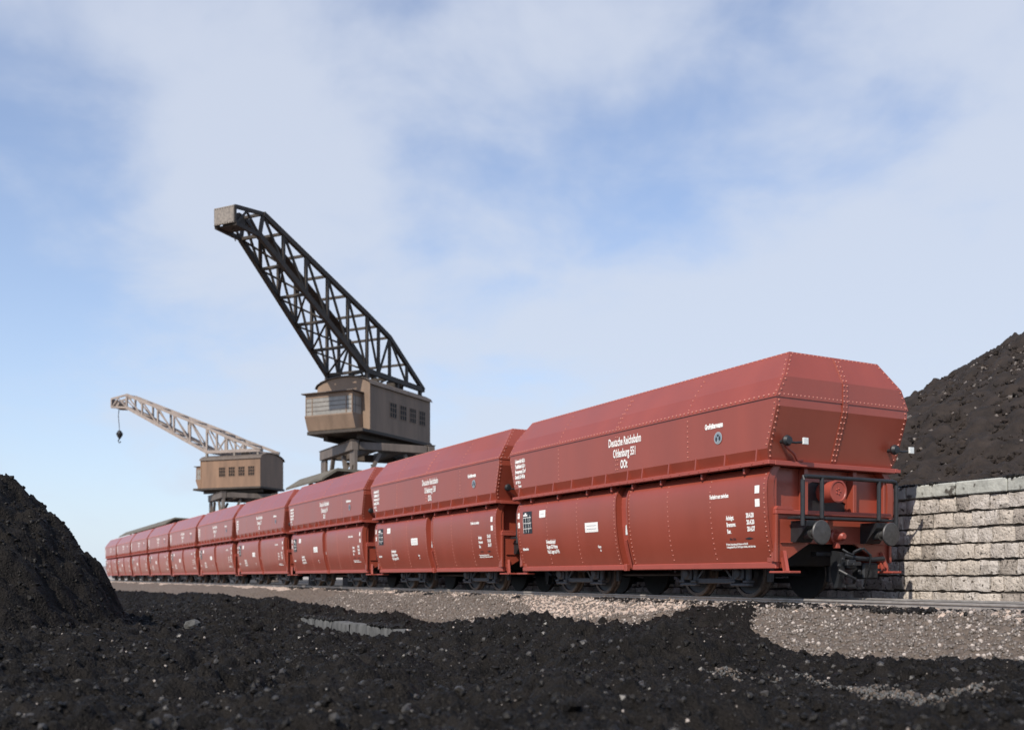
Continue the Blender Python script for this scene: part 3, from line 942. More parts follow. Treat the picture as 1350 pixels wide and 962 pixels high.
        S = lambda x: sx * x
        mb.prism([(S(4.66), 0.88), (S(4.66), 0.42), (S(4.74), 0.20), (S(4.82), 0.20), (S(4.88), 0.42), (S(4.90), 0.84)], -0.10, 0.02, 'xz')
        mb.bbox(*sorted((S(4.66), S(4.90))), 0.02, 0.30, 0.20, 0.26, 0.01)
        mb.bbox(*sorted((S(4.5), S(4.96))), 0.03, 0.26, 0.54, 0.72, 0.03)
        mb.bbox(*sorted((S(4.86), S(4.99))), -0.02, 0.34, 0.60, 0.68, 0.012)
        mb.tube([(S(4.90), -0.05, 0.90), (S(4.97), 0.0, 0.84), (S(4.98), 0.12, 0.80), (S(4.92), 0.22, 0.86), (S(4.98), 0.34, 0.92)], 0.022, 8)
        mb.bbox(*sorted((S(4.4), S(4.56))), -0.34, 0.40, 0.78, 0.86, 0.01)
        mb.tube([(S(4.75), 0.1, 0.80), (S(4.9), 0.35, 0.74), (S(4.92), 0.7, 0.72), (S(4.86), 1.05, 0.74)], 0.045, 8)
        mb.tube([(S(4.85), 0.30, 0.84), (S(5.0), 0.38, 0.92), (S(5.05), 0.5, 0.80), (S(4.98), 0.56, 0.52), (S(4.88), 0.52, 0.22)], 0.025, 8)
        mb.tube([(S(4.95), -0.18, 0.52), (S(5.08), -0.14, 0.44), (S(5.10), 0.05, 0.36), (S(4.98), 0.15, 0.30)], 0.03, 8)
        mb.bbox(*sorted((S(4.55), S(4.85))), 0.55, 0.95, 0.36, 0.66, 0.03)
        for y, z in ((-0.2, 0.6), (-0.1, 0.72), (0.12, 0.62), (0.25, 0.5)):
            mb.rivet((S(5.02 if y > 0 else 4.955), y, z), (sx, 0, 0), 0.03)
        mb.build('coupler', M['black'], root)
        # outlet tube in the end wall
        mb = MB()
        mb.lathe([(S(4.385), 0.19), (S(4.60), 0.20), (S(4.72), 0.20), (S(4.735), 0.215), (S(4.76), 0.215), (S(4.765), 0.18), (S(4.75), 0.17)], (0, 0, 1.97), 'x', 28)
        for q in range(5):
            aa = 2 * math.pi * q / 5
            mb.rivet((S(4.752), 0.05 * math.cos(aa), 1.97 + 0.05 * math.sin(aa)), (sx, 0, 0), 0.016)
        mb.build('outlet_tube', M['red2'], root)
        # buffers
        for y in (-0.875, 0.875):
            mb = MB()
            mb.prism([(S(4.642), 1.40), (S(4.642), 1.02), (S(4.76), 1.02), (S(5.03), 1.30), (S(5.03), 1.40)], y - 0.19, y + 0.19, 'xz')
            for xx in (4.70, 4.78, 4.86, 4.94):
                for yy in (-0.19, 0.19): mb.rivet((S(xx), y + yy, 1.375), (0, math.copysign(1, yy), 0), 0.01)
            bf = mb.build('buffer', M['black'], root)
            mb = MB()
            mb.lathe([(S(4.70), 0.12), (S(4.98), 0.105), (S(4.985), 0.07), (S(5.15), 0.07), (S(5.155), 0.16), (S(5.175), 0.215), (S(5.195), 0.22), (S(5.212), 0.205), (S(5.222), 0.12), (S(5.225), 0.0)], (0, y, 1.18), 'x', 32)
            mb.build('buffer_head', M['disc'], bf)
        # footsteps below the corners
        for y in (-1.28, 1.28):
            mb = MB()
            mb.bbox(*sorted((S(4.46), S(4.98))), y - 0.13, y + 0.13, 0.465, 0.505, 0.008)
            mb.beam((S(4.70), y * 0.98, 0.50), (S(4.61), y * 0.98, 0.80), 0.07, 0.03)
            mb.beam((S(4.78), y, 0.50), (S(4.66), y * 0.97, 0.86), 0.06, 0.05)
            mb.build('footstep', M['red2'], root)
        # lamp irons on the hopper ends
        for y in (-1.36, 1.36):
            mb = MB()
            x = at(2.80, 0)
            mb.tube([(S(x - 0.01), y, 2.80), (S(x + 0.16), y, 2.78)], 0.035, 10)
            mb.lathe([(S(x + 0.10), 0.03), (S(x + 0.11), 0.085), (S(x + 0.16), 0.10), (S(x + 0.21), 0.07), (S(x + 0.22), 0.0)], (0, y, 2.80), 'x', 16)
            mb.tube([(S(x + 0.17), y, 2.78), (S(x + 0.22), y + 0.13, 2.76), (S(x + 0.24), y + 0.30, 2.78)], 0.022, 8)
            li = mb.build('lamp_iron', M['black'], root)
            mb = MB(); mb.bbox(*sorted((S(x + 0.245), S(x + 0.285))), y + 0.26, y + 0.38, 2.735, 2.855, 0.006)
            mb.build('reflector', M['reflector'], li)
        mb = MB()
        x = at(2.72, 0)
        mb.tube([(S(x + 0.08), -1.32, 2.72), (S(x + 0.10), -1.12, 2.58), (S(4.72), -0.98, 2.48), (S(4.75), -0.88, 2.475)], 0.022, 8)
        mb.build('grab_handle', M['red2'], root)

    # --- brakeman's railing and plank on the leading end
    mb = MB()
    X = 5.05
    r = 0.040
    mb.tube([(X, -1.18, 1.30), (X, -1.18, 2.10), (X, -1.15, 2.155), (X, -1.10, 2.17), (X, 1.10, 2.17), (X, 1.15, 2.155), (X, 1.18, 2.10), (X, 1.18, 1.30)], r, 10)
    for y in (-0.72, 0.72): mb.tube([(X, y, 2.165), (X, y, 1.44)], r, 10)
    mb.build('railing', M['black'], root)
    mb = MB(); mb.bbox(4.72, 5.02, -1.22, 1.22, 1.425, 1.47, 0.006)
    mb.build('standing_plank', M['black'], root)

    # --- underframe and bogies
    mb = MB()
    mb.box(-4.56, 4.56, -0.62, 0.62, 1.02, 1.35); mb.box(-3.8, 3.8, -0.62, 0.62, 0.60, 1.015)  # solid black boxes, shaped to block light under the wagon
    for sx in (-1, 1): mb.box(*sorted((sx * 3.92, sx * 3.95)), -1.3, 1.3, 0.62, 1.41)
    for x in (-2.5, 2.5): mb.box(x - 0.3, x + 0.3, -1.15, 1.15, 0.72, 0.95)
    mb.tube([(-1.5, -0.7, 0.45), (1.5, -0.7, 0.45)], 0.035)
    mb.lathe([(-0.5, 0.0), (-0.48, 0.17), (0.48, 0.17), (0.5, 0.0)], (0.2, 0.35, 0.5), 'x', 16)
    mb.build('underframe', M['black'], root)
    for bx in (-2.5, 2.5):
        mb = MB()
        for sy in (-1, 1):
            y = sy * 1.0
            for ax in (-0.78, 0.78):
                x = bx + ax
                mb.bbox(x - 0.13, x + 0.13, y - 0.10, y + 0.10, 0.34, 0.60, 0.03)
                mb.lathe([(-0.13, 0.10), (0.0, 0.105), (0.04, 0.085), (0.045, 0.0)] if sy > 0 else [(0.13, 0.10), (0.0, 0.105), (-0.04, 0.085), (-0.045, 0.0)], (x, y + sy * 0.10, 0.47), 'y', 14)
                for q in (-0.19, 0.19):
                    mb.tube([(x + q, y, 0.33), (x + q, y, 0.68)], 0.06, 10)
                    mb.bbox(x + q - 0.08, x + q + 0.08, y - 0.085, y + 0.085, 0.285, 0.335, 0.01)
                mb.bbox(x - 0.26, x + 0.26, y - 0.07, y + 0.07, 0.22, 0.283, 0.015)
            mb.bbox(bx - 1.05, bx + 1.05, y - 0.05, y + 0.05, 0.62, 0.74, 0.012)
            mb.bbox(bx - 0.55, bx + 0.55, y - 0.035, y + 0.035, 0.27, 0.375, 0.012)
            mb.beam((bx - 0.55, y, 0.33), (bx - 0.25, y, 0.64), 0.05, 0.05)
            mb.beam((bx + 0.55, y, 0.33), (bx + 0.25, y, 0.64), 0.05, 0.05)
            # brake hangers by the wheels
            for ax in (-1.30, 1.30):
                mb.bbox(bx + ax - 0.05, bx + ax + 0.05, y * 0.76 - 0.05, y * 0.76 + 0.05, 0.30, 0.62, 0.01)
        mb.box(bx - 0.16, bx + 0.16, -0.96, 0.96, 0.52, 0.70)
        bog = mb.build('bogie', M['iron'], root)
        for ax in (-0.78, 0.78):
            mb = MB()
            x = bx + ax
            mb.lathe([(-0.95, 0.06), (0.95, 0.06)], (x, 0, 0.465), 'y', 10)
            for sy in (-1, 1):
                w = [(0.69, 0.10), (0.685, 0.40), (0.675, 0.50), (0.695, 0.515), (0.715, 0.505), (0.728, 0.472), (0.80, 0.466), (0.825, 0.455), (0.825, 0.395), (0.79, 0.385), (0.76, 0.20), (0.82, 0.15), (0.83, 0.06)]
                mb.lathe([(a * sy, rr) for a, rr in w], (x, 0, 0.465), 'y', 36, 0, mis=[0, 0, 1, 1, 1, 1, 1, 1, 0, 0, 0, 0])
            mb.build('wheelset', [M['wheel'], M['tread']], bog)
    # hand brake shaft, right of the leading bogie
    mb = MB()
    mb.tube([(-3.4, -0.95, 0.42), (-3.55, -0.95, 0.60), (-3.75, -0.98, 0.66)], 0.04)
    mb.lathe([(-0.03, 0.14), (0.03, 0.14)], (-3.55, -0.95, 0.5), 'y', 16)
    mb.build('brake_gear', M['iron'], root)

    # --- lettering
    def side_y(z):
        if z > 2.46: return -(1.652 + 0.004) if z > 2.70 else -1.65
        return -(HY - inset(z) + 0.005)

    def put(mb, s, x, z, size, sx=0.58, bold=0.004, align='LEFT', mi=0):
        vs, fs = text_mesh(s, size, sx, bold, align)
        mb.add([(x + vx, side_y(z + vz), z + vz) for vx, vz in vs], fs, mi)

    def plate(mb, x0, x1, z0, z1, mi, lift=0.0, n=5):
        vs = []
        for k in range(n + 1):
            z = z0 + (z1 - z0) * k / n
            y = side_y(z) - lift
            vs += [(x0, y, z), (x1, y, z)]
        mb.add(vs, [(2 * k, 2 * k + 1, 2 * k + 3, 2 * k + 2) for k in range(n)], mi)
    LM = [M['white'], M['grey_mark'], M['dark_mark']]

    def block(*lines):
        mb = MB()
        for ln in lines: put(mb, *ln[0], **ln[1]) if isinstance(ln[0], tuple) else put(mb, *ln)
        return mb.build('lettering', LM, root, smooth=0, fixn=False)
    block(('Deutsche Reichsbahn', 0.30, 3.25, 0.25, 0.56, 0.007, 'CENTER'))
    block(('OOt', 0.28, 2.75, 0.25, 0.52, 0.009, 'CENTER'))
    block(*[(t_, -4.62, 3.33 - k * 0.135, 0.135, 0.50, 0.008) for k, t_ in enumerate(('Ladegewicht 60,0 t', 'Tragfähigkeit 63,0 t', 'Fassungsraum 52 m³', 'Gewicht 23 450 kg'))])
    block(('LüP 10,5 m', -4.58, 2.80, 0.10, 0.55, 0.006), ('Bremse', -4.44, 2.70, 0.09, 0.55, 0.006))
    block(('Großgüterwagen', 2.98, 3.21, 0.135, 0.56, 0.008))
    block(('Verkehrt nur zwischen', 3.05, 1.88, 0.105, 0.56, 0.006))
    block(('Achslgst.', 3.50, 1.46, 0.11, 0.56, 0.006), ('Bremsrev.', 3.50, 1.335, 0.11, 0.56, 0.006), ('Rev.', 3.50, 1.21, 0.11, 0.56, 0.006))
    block(('20.4.20', 4.05, 1.48, 0.115, 0.6, 0.007), ('20.4.20', 4.05, 1.358, 0.115, 0.6, 0.007), ('20.4.37', 4.05, 1.236, 0.115, 0.6, 0.007))
    block(('Nächste Untersuchung der Bremse am 20.4.40', 3.42, 0.99, 0.052, 0.60, 0.003), ('Ladung gleichmäßig auf alle Klappen verteilen, nicht überladen', 3.42, 0.94, 0.052, 0.60, 0.003))
    block(('Heimatbahnhof', -3.20, 1.22, 0.125, 0.56, 0.007), ('Siegen G2 Werne', -3.20, 1.10, 0.125, 0.56, 0.007), ('Nach Lager auf Wh', -3.20, 0.98, 0.125, 0.56, 0.007))
    block(('Selbstentlader', -4.42, 1.08, 0.085, 0.60, 0.006))
    block(('Klappe', -0.92, 1.06, 0.075, 0.60, 0.004), ('zu', -0.86, 0.98, 0.075, 0.60, 0.004))
    mb = MB()
    put(mb, 'Rev. Kst.', 3.55, 1.085, 0.06, 0.8, 0.002, mi=2)
    plate(mb, 4.03, 4.12, 1.085, 1.12, 2, 0.0, 1); plate(mb, 3.98, 4.17, 1.095, 1.11, 2, 0.001, 1)
    mb.build('lettering', LM, root, smooth=0, fixn=False)
    # small plates: each its own part
    def mk(name, fn, mats):
        mb = MB(); fn(mb); return mb.build(name, mats, root, smooth=0, fixn=False)
    for x0, x1 in ((-4.60, -4.47), (4.30, 4.42)):
        for z0 in (1.66, 1.90):
            mk('white_patch', lambda m: plate(m, x0, x1, z0, z0 + 0.14, 0), [M['white']])

    def grid_plate(m):
        plate(m, -4.30, -3.84, 1.50, 2.06, 0)
        put_l = 0.003
        for z in (1.62, 1.76, 1.90): plate(m, -4.28, -3.87, z, z + 0.012, 1, put_l, 1)
        for x in (-4.285, -4.16, -4.03): plate(m, x, x + 0.012, 1.52, 1.90, 1, put_l + 0.001, 4)
        plate(m, -3.94, -3.928, 1.62, 1.97, 1, put_l + 0.001, 4)
        plate(m, -4.27, -4.06, 1.945, 1.985, 1, put_l + 0.002, 1); plate(m, -4.20, -4.12, 1.99, 2.025, 1, put_l + 0.002, 1)
    mk('data_panel', grid_plate, [M['dark_mark'], M['white']])

    def card(x0, x1, z0, z1, rows):
        def fn(m):
            plate(m, x0, x1, z0, z1, 0)
            for q in range(rows):
                z = z0 + (z1 - z0) * (q + 1) / (rows + 1)
                plate(m, x0 + 0.07, x1 - 0.07, z - 0.004, z + 0.004, 1, 0.003, 1)
        return fn
    mk('white_plate', card(-3.46, -3.16, 1.87, 2.05, 1), [M['white'], M['grey_mark']])
    mk('white_plate', card(-1.38, -0.84, 1.42, 1.64, 2), [M['white'], M['grey_mark']])

    # round emblem on the upper side
    mb = MB()
    cx, cz, n = 3.36, 3.01, 28
    y = side_y(3.0)
    ring = lambda r: [(cx + r * math.cos(2 * math.pi * i / n), cz + r * math.sin(2 * math.pi * i / n)) for i in range(n)]
    mb.add([(a, y, b_) for a, b_ in ring(0.115)], [tuple(range(n))], 0)
    mb.add([(a, y - 0.002, b_) for a, b_ in ring(0.094)], [tuple(range(n))], 1)
    def blob(ox, oz, rx, rz, mi):
        mb.add([(cx + ox + rx * math.cos(2 * math.pi * i / 10), y - 0.004, cz + oz + rz * math.sin(2 * math.pi * i / 10)) for i in range(10)], [tuple(range(10))], mi)
    blob(-0.047, -0.020, 0.026, 0.045, 2); blob(0.047, -0.012, 0.026, 0.045, 2); blob(0, 0.045, 0.03, 0.022, 2); blob(0, -0.065, 0.018, 0.02, 0)
    mb.build('emblem', [M['emblem_ring'], M['grey_mark'], M['dark_mark']], root, smooth=0, fixn=False)

    def number_mesh(num):
        mb = MB()
        put(mb, 'Oldenburg ' + num, 0.30, 3.00, 0.25, 0.56, 0.007, 'CENTER')
        return mb
    return root, number_mesh


WAGONS = [('551', 'front red brown hopper wagon lettered 551 with its end railing and buffers facing the viewer'),
          ('538', 'second red brown hopper wagon directly behind the front wagon'),
          ('514', 'third red brown hopper wagon in line below the right edge of the near crane house'),
          ('527', 'fourth red brown hopper wagon in line below the canopy of the near crane'),
          ('543', 'fifth red brown hopper wagon in line just right of the far crane house'),
          ('509', 'sixth red brown hopper wagon in line below the far crane portal'),
          ('532', 'seventh red brown hopper wagon in line, fourth from the far end'),
          ('546', 'eighth red brown hopper wagon in line, third from the far end of the train'),
          ('519', 'ninth red brown hopper wagon in line, next to last of the train'),
          ('524', 'last red brown hopper wagon at the far left end of the train')]
proto, number_mesh = hopper_wagon()
for i, (num, lab) in enumerate(WAGONS):
    w = proto if i == 0 else copy_tree(proto)
    w.location = tp(17.84 + 10.5 * i - (0.08 if i == 1 else 0), TRACK_P, 0)
    w.rotation_euler = (0, 0, WAGON_YAW)
    w['label'] = lab
for i, (num, lab) in enumerate(WAGONS):
    w = [o for o in COL.objects if o.get('label') == lab][0]
    o = number_mesh(num).build('wagon_number', M['white'], w, smooth=0, fixn=False)


# ================================================================== CRANES
def crane(label, loc, yaw, tip_up, tip_low, front_x, knee1, knee2, boom_mat, house_mat, hook_len, hook):
    root = empty('portal_crane', loc, yaw)
    tag(root, label, 'crane', 'harbour cranes beyond the train')
    FL, EV, RG = 9.05, 11.75, 12.30
    # machinery house with barrel roof
    mb = MB()
    n = 9
    arc = [(1.9 * math.cos(math.pi * k / n), EV + (RG - EV) * math.sin(math.pi * k / n)) for k in range(n + 1)]
    mb.prism([(-1.9, FL), (1.9, FL)] + arc, -3.45, 3.45, 'yz')
    mb.bbox(-3.5, 3.5, 1.86, 1.94, FL - 0.12, FL + 0.06, 0.01)
    mb.bbox(3.42, 3.50, 1.82, 1.94, FL, EV, 0.01)
    house = mb.build('crane_house', house_mat, root, smooth=20)
    mb = MB()
    arc2 = [(2.02 * math.cos(math.pi * k / n), EV - 0.02 + (RG - EV + 0.09) * math.sin(math.pi * k / n)) for k in range(n + 1)]
    arc3 = [(2.00 * math.cos(math.pi * k / n), EV + 0.005 + (RG - EV + 0.005) * math.sin(math.pi * k / n)) for k in range(n + 1)]
    for k in range(n):
        mb.prism([arc3[k], arc2[k], arc2[k + 1], arc3[k + 1]], -3.58, 3.58, 'yz')
    mb.build('roof', M['roof'], root, smooth=40)
    # side windows: dark panes behind glazing bars
    for sy in (-1, 1):
        for k in range(4):
            xc = 0.95 - k * 1.13
            mb = MB()
            a, b = sorted((sy * 1.895, sy * 1.925))
            for x in (-0.36, -0.12, 0.12, 0.36): mb.box(xc + x - 0.018, xc + x + 0.018, a, b, 10.10, 11.02)
            for z in (10.10, 10.41, 10.72, 11.0): mb.box(xc - 0.385, xc + 0.385, a - 0.002, b + 0.002, z - 0.018, z + 0.018)
            wd = mb.build('house_window', house_mat, root)
            mb = MB(); a, b = sorted((sy * 1.88, sy * 1.905)); mb.box(xc - 0.36, xc + 0.36, a, b, 10.1, 11.0)
            mb.build('pane', M['glass_dark'], wd)
    # driver's cabin on the front
    mb = MB()
    y0, y1 = -2.05, 1.40
    mb.box(3.452, 4.50, y0, y1, 9.90, 9.97)
    prism_pts = [(3.452, 9.10), (4.20, 9.10), (4.50, 9.90), (3.452, 9.90)]
    mb.prism(prism_pts, y0 + 0.0, y1, 'xz')
    mb.box(3.452, 4.46, y0 + 0.04, y1 - 0.04, 10.98, 11.22)
    for y in (y0 + 0.04, y0 + 0.5, y1 - 0.5, y1 - 0.09): mb.box(4.42, 4.47, y, y + 0.05, 9.97, 10.98)
    for x in (3.46, 4.36): mb.box(x, x + 0.06, y1 - 0.09, y1 - 0.04, 9.97, 10.98); mb.box(x, x + 0.06, y0 + 0.04, y0 + 0.09, 9.97, 10.98)
    cab = mb.build('cabin', house_mat, root, smooth=20)
    mb = MB()
    mb.box(3.46, 4.44, y0 + 0.06, y1 - 0.06, 9.96, 10.99)
    mb.build('cabin_glazing', M['glass_pale'], cab)
    mb = MB()
    for z in (10.22, 10.48, 10.74): mb.box(4.441, 4.462, y0 + 0.09, y1 - 0.09, z - 0.015, z + 0.015)
    mb.box(4.10, 4.13, y1 - 0.058, y1 - 0.045, 9.97, 10.98); mb.box(3.6, 4.36, y1 - 0.058, y1 - 0.045, 10.45, 10.48)
    mb.build('glazing_bars', M['portal'], cab)
    mb = MB(); mb.bbox(3.40, 4.66, y0 - 0.15, y1 + 0.10, 11.222, 11.29, 0.015)
    mb.build('cabin_roof', M['roof'], root)
    mb = MB()
    mb.bbox(-3.55, 4.35, -2.0, 2.0, FL - 0.20, FL - 0.002, 0.02)
    for y in (-1.2, 1.2): mb.box(-3.2, 3.6, y - 0.15, y + 0.15, FL - 0.5, FL - 0.2)
    mb.build('house_floor', M['boom'], root)  # shade under the house put into this dark colour
    mb = MB(); mb.lathe([(8.45, 1.7), (8.60, 1.7), (8.62, 1.35), (8.86, 1.35)], (0, 0, 0), 'z', 32)
    mb.build('slewing_ring', M['boom'], root)

    # portal: box-girder frame on four legs, square with the rails
    ya = WAGON_YAW - yaw
    ry = Matrix.Rotation(ya, 4, 'Z')
    mb = MB()
    A, B = 2.8, 2.45
    for y in (-B, B): mb.bbox(-A - 0.3, A + 0.3, y - 0.22, y + 0.22, 7.85, 8.42, 0.02)
    for x in (-A, A): mb.bbox(x - 0.28, x + 0.28, -B + 0.282, B - 0.282, 7.92, 8.38, 0.02)
    for y in (-0.9, 0.9): mb.bbox(-A + 0.3, A - 0.3, y - 0.15, y + 0.15, 7.95, 8.43, 0.02)
    for y in (-B, B): mb.bbox(-A - 0.34, A + 0.34, y - 0.27, y + 0.27, 8.421, 8.46, 0.01)
    pt = mb.build('portal_frame', M['portal'], root); pt.data.transform(ry)
    for sx in (-1, 1):
        for sy in (-1, 1):
            mb = MB()
            for o in (-0.24, 0.24): mb.beam((sx * A + o, sy * B, 7.84), (sx * A + o, sy * B, 0.35), 0.16, 0.46, up=(1, 0, 0))
            for k in range(6):
                mb.beam((sx * A - 0.2, sy * B, 0.8 + k * 1.1), (sx * A + 0.2, sy * B, 1.5 + k * 1.1), 0.08, 0.3, up=(0, 1, 0))
            mb.bbox(sx * A - 0.6, sx * A + 0.6, sy * B - 0.3, sy * B + 0.3, -0.14, 0.36, 0.05)
            o = mb.build('portal_leg', M['portal'], root); o.data.transform(ry)
    for sy in (-1, 1):
        mb = MB()
        mb.beam((-1.0, sy * B, 7.72), (-A + 0.35, sy * B, 4.4), 0.22, 0.22); mb.beam((1.0, sy * B, 7.72), (A - 0.35, sy * B, 4.4), 0.22, 0.22)
        mb.beam((-A + 0.3, sy * B, 4.3), (A - 0.3, sy * B, 4.3), 0.25, 0.3)
        o = mb.build('portal_brace', M['portal'], root); o.data.transform(ry)
    for sx in (-1, 1):
        mb = MB()
        mb.beam((sx * A, -0.8, 7.8), (sx * A, -B + 0.3, 5.0), 0.2, 0.2); mb.beam((sx * A, 0.8, 7.8), (sx * A, B - 0.3, 5.0), 0.2, 0.2)
        o = mb.build('portal_brace', M['portal'], root); o.data.transform(ry)

    # lattice boom
    boom = empty('boom', (0, 0, 0)); boom.parent = root
    z_base = 12.62
    hinge = Vector((3.1, 0, z_base)); rear = Vector((-3.25, 0, z_base - 0.08))
    up_t = Vector((tip_up[0], 0, tip_up[1])); lo_t = Vector((tip_low[0], 0, tip_low[1]))
    # upper chord: rear, two knees, then straight to the head
    k1 = Vector((0.7, 0, knee1)); k2 = Vector((3.1, 0, knee2))

    def halfw(x):
        return float(np.interp(x, [-3.3, 3.1, lo_t.x], [1.5, 1.45, 0.62]))

    def lower(x):
        if x <= hinge.x: return rear.lerp(hinge, (x - rear.x) / (hinge.x - rear.x))
        return hinge.lerp(lo_t, (x - hinge.x) / (lo_t.x - hinge.x))

    def upper(x):
        pts = [rear, k1, k2, up_t]
        for a, b in zip(pts[:-1], pts[1:]):
            if x <= b.x + 1e-6: return a.lerp(b, (x - a.x) / (b.x - a.x))
        return up_t
    xs_b = [-1.25, 0.7, 1.9, 3.1]
    N = 5
    xs_f = [3.1 + (lo_t.x - 3.1) * k / N for k in range(1, N + 1)]
    xs = [-3.25] + xs_b + xs_f

    def P3(v, s): return Vector((v.x, s * halfw(v.x), v.z))
    for s in (-1, 1):
        mb = MB()
        for a, b in zip(xs[:-1], xs[1:]):
            mb.beam(P3(lower(a), s), P3(lower(b), s), 0.22, 0.30)
        for a, b in zip(xs[:-1], xs[1:]):
            ua, ub = upper(a), upper(min(b, up_t.x))
            mb.beam(P3(ua, s), P3(ub, s), 0.22, 0.26)
        for x in xs[1:]:
            mb.beam(P3(lower(x), s), P3(upper(min(x, up_t.x)), s), 0.14, 0.18)
        for q, (a, b) in enumerate(zip(xs[:-1], xs[1:])):
            if q == 0: continue
            if a >= 3.1 or q % 2: mb.beam(P3(lower(a), s), P3(upper(min(b, up_t.x)), s), 0.10, 0.12)
            else: mb.beam(P3(upper(a), s), P3(lower(b), s), 0.10, 0.12)
        mb.build('boom_truss', boom_mat, boom)
    for q, (a, b) in enumerate(zip(xs[:-1], xs[1:])):
        mb = MB()
        mb.beam(P3(lower(b), -1), P3(lower(b), 1), 0.13, 0.16)
        mb.beam(P3(lower(a), -1), P3(lower(b), 1), 0.09, 0.09)
        if a >= 3.09: mb.beam(P3(lower(a), 1), P3(lower(b), -1), 0.09, 0.09)
        mb.build('cross_brace', boom_mat, boom)
        mb = MB()
        ub_ = upper(min(b, up_t.x))
        mb.beam(P3(ub_, -1), P3(ub_, 1), 0.11, 0.14)
        mb.build('cross_beam', boom_mat, boom)
    # walkway boards along one upper chord
    mb = MB()
    for a, b in zip(xs[3:-2], xs[4:-1]):
        ua, ub = P3(upper(a), -1), P3(upper(b), -1)
        mb.beam(ua + Vector((0, 0.35, -0.1)), ub + Vector((0, 0.35, -0.1)), 0.85, 0.08)
    mb.build('boom_walkway', boom_mat, boom)
    # boom head
    mb = MB()
    fx = front_x
    zf = up_t.z - 0.30
    for s in (-1, 1):
        mb.beam(P3(up_t, s), (fx, s * 0.62, zf), 0.14, 0.18)
        mb.beam(P3(lo_t, s), (fx, s * 0.62, zf - 0.85), 0.18, 0.20)
        mb.beam(P3(lo_t, s), (fx - 0.9, s * 0.62, zf), 0.10, 0.10)
        mb.beam((fx - 0.9, s * 0.62, zf + 0.05), (fx - 0.1, s * 0.62, zf - 0.8), 0.10, 0.10)
        mb.beam((fx, s * 0.62, zf - 0.85), (fx, s * 0.62, zf + 0.02), 0.12, 0.14)
    mb.box(fx - 0.9, fx - 0.05, -0.62, 0.62, zf - 0.90, zf - 0.84)
    mb.lathe([(-0.5, 0.0), (-0.48, 0.32), (0.48, 0.32), (0.5, 0.0)], (fx - 0.55, 0, zf - 0.45), 'y', 18)
    mb.build('boom_head', boom_mat, boom)
    mb = MB(); mb.bbox(fx + 0.06, fx + 0.12, -0.64, 0.64, zf - 0.84, zf + 0.04, 0.015)
    for q in range(8):
        mb.rivet((fx + 0.121, -0.56 + q * 0.16, zf - 0.78), (1, 0, 0), 0.03); mb.rivet((fx + 0.121, -0.56 + q * 0.16, zf - 0.02), (1, 0, 0), 0.03)
    mb.build('head_plate', M['head'], boom)
    # posts between roof and boom
    mb = MB()
    for x in (-2.9, -0.2, 3.1):
        for s in (-1, 1):
            mb.beam((x, s * 1.45, 11.9), (x, s * 1.45, z_base - 0.1), 0.20, 0.20)
    for s in (-1, 1): mb.bbox(-1.6, -0.6, s * 0.7 - 0.35, s * 0.7 + 0.35, 12.25, 12.75, 0.05)
    mb.build('boom_posts', M['head'] if hook else boom_mat, root)
    mb = MB()
    xh = fx - 0.55
    mb.tube([(xh, 0.1, zf - 0.6), (xh + 0.12, 0.1, zf - 0.6 - hook_len * 0.4), (xh - 0.05, 0.12, zf - 0.6 - hook_len)], 0.035 if hook else 0.028, 6)
    cable = mb.build('hoist_cable', M['boom'], root)
    if hook:
        zz = zf - 0.6 - hook_len
        mb = MB()
        mb.lathe([(0.30, 0.0), (0.25, 0.16), (-0.05, 0.34), (-0.30, 0.26), (-0.55, 0.10), (-0.62, 0.0)], (xh - 0.05, 0.12, zz - 0.2), 'z', 16)
        mb.tube([(xh - 0.05, 0.12, zz - 0.75), (xh + 0.15, 0.12, zz - 1.0), (xh, 0.12, zz - 1.2), (xh - 0.2, 0.12, zz - 1.08)], 0.06, 8)
        mb.build('hook_block', M['black'], cable)
    return root


u1 = Vector((-0.44, -0.90)).normalized(); c1 = Vector((-8.55, 61.94))
crane('near dark portal crane with its shaded black lattice boom raised steeply to the left', (c1.x, c1.y, 0), math.atan2(u1.y, u1.x), (11.4, 19.3), (11.65, 18.1), 13.5, 15.1, 15.95, M['boom'], M['house'], 0.9, False)
u2 = Vector((-0.93, 0.36)).normalized()
n2 = Vector((-0.36, -0.93)).normalized()
rc = Vector((-24.0, 94.0)); c2 = rc + u2 * 3.45 - n2 * 1.9
crane('far brown portal crane with its sunlit pale boom held low and a hook hanging from it', (c2.x, c2.y, 0), math.atan2(u2.y, u2.x), (13.8, 19.1), (13.8, 17.8), 15.8, 14.0, 15.0, M['boom_sunlit'], M['house_brown'], 2.7, True)


# canopies beside the crane track
def canopy(label, t0, t1, p0):
    root = empty('platform_canopy', tp((t0 + t1) / 2, p0, -0.16))
    tag(root, label, 'canopy', 'canopies beyond the train')
    inv = Matrix.Translation(-root.location) @ MT
    mb = MB()
    mb.prism([(p0 - 0.6, 5.85), (p0 + 0.3, 6.42), (p0 + 2.6, 6.36), (p0 + 2.6, 6.50), (p0 + 0.3, 6.58), (p0 - 0.6, 5.98)], t0, t1, 'yz')
    o = mb.build('canopy_roof', M['canopy'], root, smooth=10); o.data.transform(Matrix(inv) )
    nb = max(2, int((t1 - t0) / 5))
    for k in range(nb + 1):
        t = t0 + 0.4 + (t1 - t0 - 0.8) * k / nb
        mb = MB(); mb.box(t - 0.12, t + 0.12, p0 + 0.78, p0 + 1.02, -0.14, 6.40)
        o = mb.build('canopy_post', M['portal'], root); o.data.transform(inv)


canopy('tan platform canopy tucked under the near crane portal behind the train', 54.0, 61.5, 17.6)
canopy('long tan platform canopy behind the far end of the train', 107.0, 146.0, 17.6)

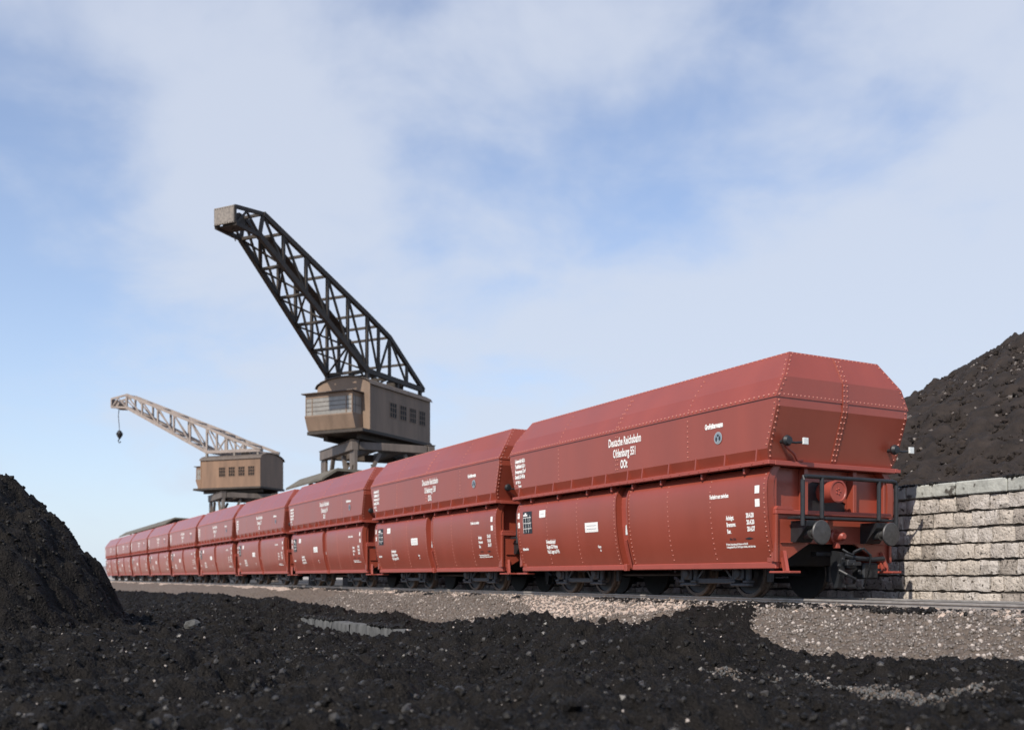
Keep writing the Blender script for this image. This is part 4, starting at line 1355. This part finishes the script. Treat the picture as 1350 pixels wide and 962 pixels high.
# spilled coal lying on the coping of the wall
n = 14000
t = 0.0 + 26 * rng.random(n); p = WALL_P - 0.04 + 0.45 * rng.random(n) ** 0.8
keep = fbm(t * 1.4, t * 0 + 2.0, 140, 4) + (p - WALL_P) * 1.6 > 0.08
t, p = t[keep], p[keep]
s = 0.012 + 0.035 * rng.random(len(t)) ** 2
tag(rocks('spilled_coal', np.stack([t * D1.x + p * D2.x, t * D1.y + p * D2.y, np.full(len(t), zt + 0.268) + s * 0.3], -1), s, [M['coal_lump']]),
    'black coal crumbs spilled along the top of the stone wall', 'coal', kind='stuff')

# coal crumbs over the kerb stones
n = 2600
t = 14.0 + 11.2 * rng.random(n); p = 6.97 + 0.30 * rng.random(n)
keep = fbm(t * 1.1, t * 0 + 5.0, 150, 4) > np.where(t < 12, -0.35, -0.05)
t, p = t[keep], p[keep]
s = 0.010 + 0.045 * rng.random(len(t)) ** 2.5
tag(rocks('kerb_coal', np.stack([t * D1.x + p * D2.x, t * D1.y + p * D2.y, np.full(len(t), -0.585) + s * 0.3], -1), s, M['coal_lump']),
    'black coal crumbs lying on the top of the concrete kerb', 'coal', kind='stuff')

# a patch of grey grit showing through the coal
n = 22000
t = 5.2 + 3.2 * rng.random(n); p = 6.55 + 0.85 * rng.random(n)
keep = 0.8 * fbm(t * 1.3, p * 1.8, 160, 4) - 2.6 * np.abs(p - 6.98) ** 1.5 - 0.10 * np.abs(t - 6.8) > -0.42 + 0.45 * rng.random(n)
t, p = t[keep], p[keep]
z, _ = coal_z(t, p)
s = 0.004 + 0.013 * rng.random(len(t)) ** 2.5
tag(rocks('grey_grit', np.stack([t * D1.x + p * D2.x, t * D1.y + p * D2.y, z + s * 0.4], -1), s, [M['pebble'], M['concrete'], M['gravel']], mi=rng.choice(3, len(t), p=[0.2, 0.5, 0.3])),
    'patch of fine grey grit showing through the coal at the right of the foreground', 'grit', kind='stuff')

# coal crumbs spilled along the shoulder just below the near rail
n = 30000
t = 3 + 42 * rng.random(n) ** 1.3; p = 12.0 + 0.95 * rng.random(n)
keep = fbm(t * 0.8, p * 2.2, 170, 4) + 0.45 * np.exp(-((t - 12.5) / 3.2) ** 2) > 0.16 + 0.15 * rng.random(n)
t, p = t[keep], p[keep]
s = 0.010 + 0.040 * rng.random(len(t)) ** 2.5
z = base_z(p) + 0.045 + s * 0.3
tag(rocks('spilled_coal', np.stack([t * D1.x + p * D2.x, t * D1.y + p * D2.y, z], -1), s, M['coal_lump']),
    'black coal crumbs spilled along the gravel shoulder below the near rail', 'coal', kind='stuff')
